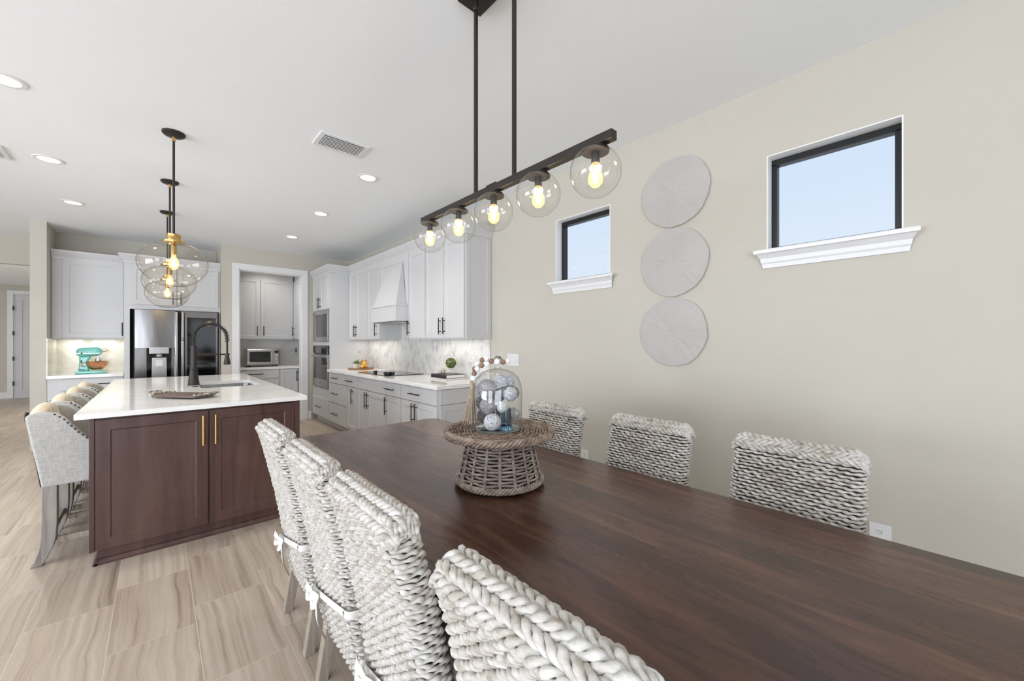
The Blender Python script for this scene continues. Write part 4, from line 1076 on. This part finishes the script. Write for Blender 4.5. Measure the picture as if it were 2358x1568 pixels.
def weave_back():
    m=MB(); rnd=random.Random(11); z=.212; row=0; PITCH=.0121; SP=56
    while z<.918:
        n=SP*4; ol,L=outline(z,.0085,n); pts=[]; rad=[]
        ph=PI*row+rnd.uniform(-.55,.55); z_j=[rnd.uniform(-.0016,.0016) for _ in range(SP)]; r_j=[rnd.uniform(.85,1.18) for _ in range(SP)]
        for i,(x,y,nx,ny,s) in enumerate(ol):
            k=(i//4)%SP; k2=(k+1)%SP; f=(i%4)/4
            c=math.sin(PI*(i/4.0)+ph)
            amp=.0044*c*(1-.6*abs(ny))
            zz=z+z_j[k]*(1-f)+z_j[k2]*f+.0013*math.sin(PI*(i/4.0)*1+ph+.9)
            # raised over-passes form plump leaf shapes
            pts.append((x+nx*amp,y+ny*amp,zz)); rad.append(.0068*(.74+.28*max(0,c))*(r_j[k]*(1-f)+r_j[k2]*f))
        m.tube(pts,rad,6,closed=True,flat=.80)
        z+=PITCH; row+=1
    # top braids: thick ropes over the rounded crest
    zc=.918; xm=(xb(zc)+xf(zc))/2; R=(xf(zc)-xb(zc))/2-.004; N=6
    for j in range(N):
        th=PI*(j+.35)/(N-.3); n=96; off=rnd.uniform(0,6); sg=1 if j%2 else -1
        for q in range(3):
            pts=[]; rad=[]
            for i in range(n+1):
                f=i/n; y=-CW+.006+f*(2*CW-.012); e=min(f,1-f)/.07; dr=0 if e>=1 else .022*(1-e)**2
                a=sg*(2*PI*f*6.3)+off+q*2*PI/3; h=.0062
                rr_=R-.001+h*math.cos(a)-dr*.5; tt=h*1.1*math.sin(a)/R
                pts.append((xm-rr_*math.cos(th+tt)+.006*math.sin(th), y, zc+.002+rr_*math.sin(th+tt)*1.02-dr)); rad.append(.0066*(1+.22*math.sin(3*a+q))*rnd.uniform(.95,1.05))
            m.tube(pts,rad,6)
    return m
def weave_seat():
    m=MB(); rnd=random.Random(5); z=.30; row=0
    x0,x1=.20,.60
    while z<.452:
        P=rr(x0,x1,-CW,CW,.03,3); pts=[]
        # resample
        loop=P; Ls=[math.dist(loop[i],loop[(i+1)%len(loop)]) for i in range(len(loop))]; T=sum(Ls); n=4*40
        for i in range(n):
            d=T*i/n; k=0
            while d>Ls[k]: d-=Ls[k]; k+=1
            a=loop[k]; b=loop[(k+1)%len(loop)]; f=d/Ls[k]; x=a[0]+(b[0]-a[0])*f; y=a[1]+(b[1]-a[1])*f
            c=math.sin(PI*i/4+PI*row); cx,cy=x-(x0+x1)/2,y; q=1+.012*c
            pts.append(((x0+x1)/2+cx*q,cy*q,z))
        m.tube(pts,.0068,5,closed=True); z+=.0125; row+=1
    for i in range(32):
        x=x0+.006+(x1-x0-.012)*i/31; pts=[]
        for k in range(53):
            y=-CW+.008+(2*CW-.016)*k/52; pts.append((x,y,.452+.004*math.sin(PI*k/4+PI*i)))
        m.tube(pts,.0068,5)
    return m
def core():  # dark filler inside the chair, gives the gaps between strands their shade
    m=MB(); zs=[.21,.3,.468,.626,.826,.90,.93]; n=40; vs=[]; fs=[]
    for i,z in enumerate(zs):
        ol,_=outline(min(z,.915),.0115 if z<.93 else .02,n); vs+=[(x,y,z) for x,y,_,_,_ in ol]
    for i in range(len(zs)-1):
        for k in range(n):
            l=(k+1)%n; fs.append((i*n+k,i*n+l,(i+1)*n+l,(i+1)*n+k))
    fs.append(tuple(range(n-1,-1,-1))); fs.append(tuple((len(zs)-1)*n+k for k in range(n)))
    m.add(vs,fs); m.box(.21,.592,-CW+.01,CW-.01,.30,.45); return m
def ribbon_band(z0,hh,off):
    m=MB(); vs=[]; fs=[]; n=80
    ol,_=outline(z0,-off,n)
    # cover the far (+y) half of back face round to the side : indices by location
    sel=[p for p in ol if p[0]<xf(z0)-.01 or abs(p[1])>CW-.05]
    return ol
def make_chair():
    t=thing('woven_dining_chair','x','dining chair',(0,0,0),'whitewashed woven dining chairs round the table')
    obj('woven_back',weave_back(),M['weave'],t,local=True,smooth=70)
    obj('gap_shade_core',core(),M['dark'],t,local=True,smooth=0)
    obj('woven_seat',weave_seat(),M['weave'],t,local=True,smooth=70)
    s=MB().box(.212,.585,-CW+.015,CW-.015,.462,.512); obj('seat_cushion',s,M['ribbon'],t,local=True,smooth=40,bevel=.02,seg=3)
    for s_ in (-1,1):
        y=s_*(CW-.03); w=.021
        l=MB().hexa([(.125,y-w*.85,0),(.165,y-w*.85,0),(.165,y+w*.85,0),(.125,y+w*.85,0)],[(.16,y-w,.23),(.205,y-w,.23),(.205,y+w,.23),(.16,y+w,.23)])
        obj('leg',l,M['driftwood'],t,local=True,smooth=0,bevel=.002)
        l=MB().hexa([(.55,y-w*.8,0),(.585,y-w*.8,0),(.585,y+w*.8,0),(.55,y+w*.8,0)],[(.545,y-w,.31),(.587,y-w,.31),(.587,y+w,.31),(.545,y+w,.31)])
        obj('leg',l,M['driftwood'],t,local=True,smooth=0,bevel=.002)
    # cushion tie: ribbon round the near half of the back with a bow on the back face
    zt=.455
    def band(y0,y1,zA,zB):
        m=MB(); n=26; vs=[]; fs=[]
        for i in range(n+1):
            f=i/n; z=zA+(zB-zA)*f; 
            y=y0+(y1-y0)*f; x=xb(z)-.007-.003*math.sin(PI*f)
            for k,(dz,dx) in enumerate(((-.013,0),(-.006,-.0045),(.006,-.0045),(.013,0))): vs.append((x+dx,y,z+dz))
        for i in range(n):
            for k in range(3): fs.append((i*4+k,i*4+k+1,i*4+5+k,i*4+4+k))
        # wrap round the corner to the side
        m.add(vs,fs)
        xs=xb(zA)
        vs=[];fs=[]
        for i in range(13):
            f=i/12
            if f<.4:
                a=PI/2*f/.4; x=xs+.022-.030*math.cos(a); y=y0+(-.029 if y0<0 else .029)*math.sin(a)*1.0
            else: x=xs+.022+(f-.4)/.6*.075; y=y0+(-.029 if y0<0 else .029)
            for dz,dn in ((-.013,0),(-.005,.003),(.006,.003),(.013,0)): vs.append((x,y+(-dn if y0<0 else dn),zA+dz))
        for i in range(12):
            for k in range(3): fs.append((i*4+k,i*4+k+1,i*4+5+k,i*4+4+k))
        m.add(vs,fs); return m
    zt=.475
    tie=obj('seat_tie',band(-CW+.014,CW-.014,zt,.375),M['ribbon'],t,local=True,smooth=60,label='white cotton seat tie')
    by,bz_=CW-.095,.388; bx=xb(bz_)-.016
    def loop(sg):
        m=MB(); 
        def fn(u,v):
            a=2*PI*u; w=(v-.5)*.034*(0.35+.65*abs(math.sin(a/2)))
            L=.062*(1-math.cos(a))/2; h=.02*math.sin(a)
            return (bx-.010-.012*math.sin(PI*(1-math.cos(a))/2)+w*.25, by+sg*L, bz_+.018*(1-math.cos(a))/2*(1 if sg>0 else .4)+h+w*.9)
        return m.grid(fn,24,4,closeu=True)
    for sg in (1,-1): obj('bow_loop',loop(sg),M['ribbon'],tie,local=True,smooth=70)
    obj('bow_knot',MB().sphere((bx-.006,by,bz_),.013,12,8,fn=lambda d:1-.25*abs(d.z)),M['ribbon'],tie,local=True)
    def tail(sg,L,sw):
        def fn(u,v):
            w=(u-.5)*.042; z=bz_-L*v; return (xb(max(.2,z))-.014-.012*math.sin(2.4*v)-.004*math.cos(u*5), by+sg*(.012+sw*v)+w*(.6+.4*v), z+.004*math.sin(8*v))
        return MB().grid(fn,6,14)
    obj('bow_tail',tail(1,.095,.05),M['ribbon'],tie,local=True,smooth=70); obj('bow_tail',tail(-1,.17,.012),M['ribbon'],tie,local=True,smooth=70)
    return t
ch0=make_chair()
LC=[(2.0,'woven chair with its back to the island, farthest of the row of four with bows'),
    (1.462,'woven chair with a white bow, second from the island in the row of four'),
    (.965,'woven chair third from the island, its tall back standing left of the table front'),
    (.400,'nearest woven chair, its thick braided top rail filling the bottom edge of the picture')]
for i,(y,l) in enumerate(LC):
    c=ch0 if i==0 else dup(ch0)
    c.location=(.335,y,0); c['label']=l
RC=[(1.545,'wall-side woven chair partly hidden behind the wicker cake stand'),
    (.948,'wall-side woven chair below the round discs, middle of the three'),
    (.365,'wall-side woven chair under the larger window, covering part of an outlet')]
for (y,l) in RC:
    c=dup(ch0,(1.82,y,0),PI,l)

# ================================================================ CENTREPIECE
bx_,by_=1.04,1.2177
t=thing('wicker_pedestal','grey wicker pedestal cake stand with a wide woven top on the table','pedestal stand',(bx_,by_,TZ))
def ringpts(r,z,n,fn): return [( bx_+(r+fn(i)[0])*math.cos(2*PI*i/n), by_+(r+fn(i)[0])*math.sin(2*PI*i/n), z+fn(i)[1]) for i in range(n)]
def rprof(z): # base radius from z
    f=(z-.775)/(.965-.775); f=max(0,min(1,f)); return .168-.044*f**.85
NS=18; m=MB(); z=.798; row=0
while z<.956:
    n=NS*4; r=rprof(z)
    m.tube(ringpts(r,z,n,lambda i:(.0042*math.sin(PI*i/4+PI*row) ,.0012*math.sin(i*.7+row))),.0050,6,closed=True)
    z+=.0118; row+=1
obj('woven_base',m,M['wicker'],t,smooth=70)
m=MB()
for k in range(NS):
    for d in (-.010,.010):
        a=2*PI*(k+.5)/NS*1.0+d*1.6; pts=[]
        for i in range(12):
            zz=.775+.185*i/11; r=rprof(zz)+.0065; pts.append((bx_+r*math.cos(a),by_+r*math.sin(a),zz))
        m.tube(pts,.0036,6)
obj('stakes',m,M['wicker'],t,smooth=70)
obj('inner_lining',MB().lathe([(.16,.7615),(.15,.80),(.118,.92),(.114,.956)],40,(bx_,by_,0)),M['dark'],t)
m=MB()
for s_ in range(4):
    n=160; ph=s_*PI/2
    m.tube(ringpts(.171,.779,n,lambda i:(.0075*math.cos(18*2*PI*i/n+ph),.0085*math.sin(18*2*PI*i/n+ph)+.002)),.0055,6,closed=True)
obj('foot_braid',m,M['wicker'],t,smooth=70)
m=MB(); r=.02; row=0
while r<.205:
    n=max(24,int(2*PI*r/.011)//4*4); zz=.966+.0035*(r/.2)
    m.tube(ringpts(r,zz,n,lambda i:(.0,.0042*math.sin(PI*i/3+PI*row))),.0056,6,closed=True); r+=.0122; row+=1
top=obj('woven_top',m,M['wicker_top'],t,smooth=70)
obj('top_board',MB().lathe([(0,.9565),(.2,.958),(.2,.962),(0,.962)],40,(bx_,by_,0)),M['dark'],t)
m=MB()
for s_ in range(5):
    n=200; ph=s_*2*PI/5
    m.tube(ringpts(.212,.967,n,lambda i:(.010*math.cos(16*2*PI*i/n+ph),.0115*math.sin(16*2*PI*i/n+ph))),.0062,6,closed=True)
obj('rim_braid',m,M['wicker_top'],t,smooth=70)
# glass cloche
JX,JY=1.033,1.222; jz=.9775
t=thing('glass_cloche','domed clear glass cloche full of decorative balls on the wicker stand','cloche',(JX,JY,jz))
pr=[(.092,jz+.001),(.097,jz+.006),(.099,jz+.03),(.101,jz+.09),(.102,jz+.15),(.098,jz+.185),(.086,jz+.212),(.066,jz+.232),(.04,jz+.243),(.016,jz+.247),(.012,jz+.252),(.014,jz+.258)]
obj('dome',MB().lathe(pr,56,(JX,JY,0)),M['clocheglass'],t,smooth=80)
obj('glass_knob',MB().sphere((JX,JY,jz+.279),.0225,28,18),M['solidglass'],t,smooth=80)
obj('glass_foot',MB().lathe([(.0,jz+.0006),(.094,jz+.0006),(.096,jz+.003),(.09,jz+.0045),(0,jz+.004)],48,(JX,JY,0)),M['solidglass'],t,smooth=60)
RV=Vector((.739,-.6735,0)); FV=Vector((.6735,.739,0))
def JP(lat,z,dep): p=Vector((JX,JY,0))+RV*lat+FV*dep; return (p.x,p.y,z)
g=MB()
p=JP(.035,0,-.03)
for k in range(6):
    a=2*PI*k/6; g.lathe([(.0085,jz+.006),(.0085,jz+.09)],10,(p[0]+.013*math.cos(a),p[1]+.013*math.sin(a),0))
g.lathe([(0,jz+.0055),(.03,jz+.0055),(.026,jz+.022),(.018,jz+.028),(0,jz+.028)],24,(p[0],p[1],0))
obj('refraction_post',g,M['solidaqua'],t,smooth=60)  # added post, stands in for the pale blue refraction bars of the jar
def yarnball(c,r,m,tilt,lab,turns=11,amp=.035):
    R=Matrix.Rotation(tilt,3,'X') @ Matrix.Rotation(tilt*1.7,3,'Y')
    fn=lambda d:1+amp*math.sin(turns*2*math.acos(max(-1,min(1,d.z)))+2.2*math.atan2(d.y,d.x))
    tag(obj('decor_ball',MB().sphere(c,r,40,44,fn,R),m,smooth=80),lab,'decor ball','decorative balls in the glass cloche')
def vineball(c,r,m,lab,seed):
    rnd=random.Random(seed); b=MB()
    for k in range(9):
        ax=Vector((rnd.uniform(-1,1),rnd.uniform(-1,1),rnd.uniform(-1,1))).normalized(); u=ax.orthogonal().normalized(); w=ax.cross(u)
        pts=[]
        for i in range(28):
            a=2*PI*i/28; q=Vector(c)+(u*math.cos(a)+w*math.sin(a))*r*.92; pts.append(tuple(q))
        b.tube(pts,.0022,6,closed=True)
    tag(obj('decor_ball',b,m,smooth=70),lab,'decor ball','decorative balls in the glass cloche')
yarnball(JP(-.042,1.146,-.036),.0375,M['yarn'],.7,'large lilac-grey yarn ball at upper left in the cloche')
yarnball(JP(-.036,1.080,-.046),.033,M['yarn'],1.1,'lilac-grey yarn ball in the middle left, under the largest one')
yarnball(JP(-.018,jz+.0395,-.060),.0345,M['speck'],.3,'large white speckled ball at the bottom front of the cloche',1,.0)
yarnball(JP(.022,1.078,-.066),.023,M['speck'],.5,'small white speckled ball in the centre front of the cloche',1,.0)
yarnball(JP(.053,1.125,-.036),.029,M['yarnpale'],.4,'pale striped ball at right, above the wire vine ball',4,.05)
yarnball(JP(.010,1.168,.0),.032,M['yarnpale'],1.3,'pale yarn ball at the top centre of the pile',9,.04)
yarnball(JP(.042,1.166,.030),.029,M['yarnpale'],.2,'striped grey and white ball at the top right of the pile',5,.07)
vineball(JP(.066,1.036,.018),.027,M['vine'],'open wire vine ball at lower right in the cloche',4)
yarnball(JP(-.062,1.080,.030),.030,M['yarndark'],.2,'smooth dark grey ball at the left back of the cloche',6,.03)
yarnball(JP(.062,1.122,.022),.027,M['yarndark'],1.6,'dark yarn ball at the right back edge of the pile',10,.04)
yarnball(JP(.010,1.036,.040),.033,M['yarndark'],.9,'dark woven ball low in the back of the cloche',8,.04)
yarnball(JP(.022,1.132,-.012),.024,M['yarndark'],.8,'small dark yarn ball in the centre of the pile above the small white ball',8,.04)
yarnball(JP(-.055,1.028,.020),.030,M['yarndark'],.5,'dark woven ball low at the left of the cloche beside the white speckled ball',7,.04)
yarnball(JP(-.005,1.112,.048),.036,M['yarndark'],.4,'dark grey yarn ball hidden in the middle of the pile',8,.04)
# bead garland with tassel
t=thing('bead_garland','brown and white wooden bead garland with jute tassel draped over the cloche','bead garland',JP(-.02,1.25,-.03))
SC=1.6/897.6
bl=[(1169,833,-.01,1),(1159,833.5,-.035,0),(1146,833,-.045,1),(1132.5,831.5,-.03,0),(1121,827,.005,1),(1110,829,.015,0),(1122,838,-.035,1),(1110,841.5,-.04,0),(1099.5,838,.0,1),(1100,849,-.035,1),(1093,849.5,.0,0),(1092.5,860,-.02,0),(1090,871,-.03,1)]
for (u,v,d,wq) in bl:
    k=1+d/1.6
    obj('bead',MB().sphere(JP((u-1146)*SC*k,1.33-(v-789.26)*SC*k,d),.0108,18,12),M['beadwhite' if wq else 'beadbrown'],t,label='white bead' if wq else 'brown bead')
obj('cord',MB().tube([JP((u-1146)*SC*(1+d/1.6),1.33-(v-789.26)*SC*(1+d/1.6),d) for u,v,d,_ in bl],.0012,5),M['tassel'],t)
tp=Vector(JP((1088.5-1146)*SC,1.33-(880-789.26)*SC,-.03)); m=MB(); rnd=random.Random(9)
m.lathe([(0,.012),(.007,.010),(.009,0),(.007,-.014),(.009,-.02)],14,tuple(tp))
for k in range(90):
    a=rnd.uniform(0,2*PI); q=math.sqrt(rnd.random()); sp=Vector((math.cos(a)*.022*q,math.sin(a)*.022*q,0))+RV*(-.012)
    L=rnd.uniform(.12,.155); pts=[]
    for i in range(5):
        f=i/4; pts.append(tuple(tp+Vector((math.cos(a)*.007*q,math.sin(a)*.007*q,-.015))+sp*(f**1.3)+Vector((0,0,-L*f))))
    m.tube(pts,.0013,4)
obj('tassel',m,M['tassel'],t,smooth=60)
# ================================================================ LIGHT + CAMERA
def area(name, loc, rot, sx, sy, power, color=(1,1,1), spread=180):
    l=bpy.data.lights.new(name,'AREA'); l.shape='RECTANGLE'; l.size=sx; l.size_y=sy; l.energy=power; l.color=color; l.spread=math.radians(spread)
    o=bpy.data.objects.new(name,l); COL.objects.link(o); o.location=loc; o.rotation_euler=rot; return o
# daylight through the glazed openings behind / beside the viewer
DAY=(.90,.965,1.06)
TILT=.85
area('daylight_rear_slider',(-2.75,-3.22,1.25),(PI/2+.25,0,0),3.6,2.35,190,DAY)
area('daylight_rear_window',(1.55,-3.22,1.65),(PI/2+TILT,0,0),1.3,1.5,7,DAY)
area('daylight_left_slider',(-6.02,2.9,1.25),(PI/2+TILT,0,-PI/2),3.3,2.35,300,DAY)
area('daylight_left_window',(-6.02,-1.1,1.25),(PI/2-.25,0,-PI/2),2.5,2.35,130,DAY)
WARM=(1,.93,.82)
for x,y,_ in DL:
    l=bpy.data.lights.new('downlight','SPOT'); l.energy=42; l.spot_size=math.radians(125); l.spot_blend=.9; l.color=WARM; l.shadow_soft_size=.07
    o=bpy.data.objects.new('downlight_lamp',l); COL.objects.link(o); o.location=(x,y,CZ-.03)
area('undercabinet_range_far',(2.5,5.9,1.365),(0,0,0),.05,1.0,1.7,(1,.94,.84))
area('undercabinet_range_near',(2.5,3.8,1.365),(0,0,0),.05,.95,1.4,(1,.94,.84))
area('undercabinet_mixer',(-.66,7.98,1.378),(0,0,0),.6,.05,1.6,(1,.93,.8))
area('pantry_fill',(1.4,7.70,2.80),(0,0,0),.3,.1,3.5,(1,.96,.9),110)  # fill without a fixture, added to lighten the pantry cabinets
for x,y,z in [(CX,y,1.855) for y in (.737,.988,1.243,1.497,1.752)]+[(.09,y,1.905) for y in (3.725,4.87,6.03)]:
    l=bpy.data.lights.new('bulb_light','POINT'); l.energy=1.6; l.color=(1,.84,.62); l.shadow_soft_size=.022
    o=bpy.data.objects.new('bulb_light',l); COL.objects.link(o); o.location=(x,y,z)
area('hall_lamp',(-1.68,10.6,2.70),(0,0,0),.3,.3,40,WARM)
area('hall_fill',(-5.95,12,1.4),(PI/2,0,-PI/2),3,2.2,60,DAY)  # added light before the closed hall wall, no window there
w=bpy.data.worlds.new('sky'); scene.world=w; w.use_nodes=True; nt=w.node_tree
bg=nt.nodes['Background']; tc=nt.nodes.new('ShaderNodeTexCoord'); sp=nt.nodes.new('ShaderNodeSeparateXYZ'); rp=nt.nodes.new('ShaderNodeValToRGB')
nt.links.new(tc.outputs['Generated'],sp.inputs[0]); nt.links.new(sp.outputs[2],rp.inputs[0]); nt.links.new(rp.outputs[0],bg.inputs[0])
e=rp.color_ramp.elements; e[0].position=.0; e[0].color=(.80,.88,.97,1); e[1].position=.7; e[1].color=(.58,.73,.97,1)
bg.inputs[1].default_value=1.17
cam=bpy.data.cameras.new('camera'); co=bpy.data.objects.new('camera',cam); COL.objects.link(co); scene.camera=co
cam.sensor_width=36; cam.sensor_fit='HORIZONTAL'; cam.lens=36*897.6/2358; cam.shift_y=5.26/2358; cam.clip_start=.02
co.location=(0,0,1.33); co.rotation_euler=(PI/2,0,-.73886)
vs_=scene.view_settings; vs_.view_transform='Standard'; vs_.look='None'; vs_.gamma=1; vs_.exposure=-.21; vs_.use_curve_mapping=False
scene.cycles.use_denoising=True
scene.cycles.max_bounces=10; scene.cycles.diffuse_bounces=5; scene.cycles.transparent_max_bounces=24; scene.cycles.glossy_bounces=4
scene.cycles.sample_clamp_indirect=6
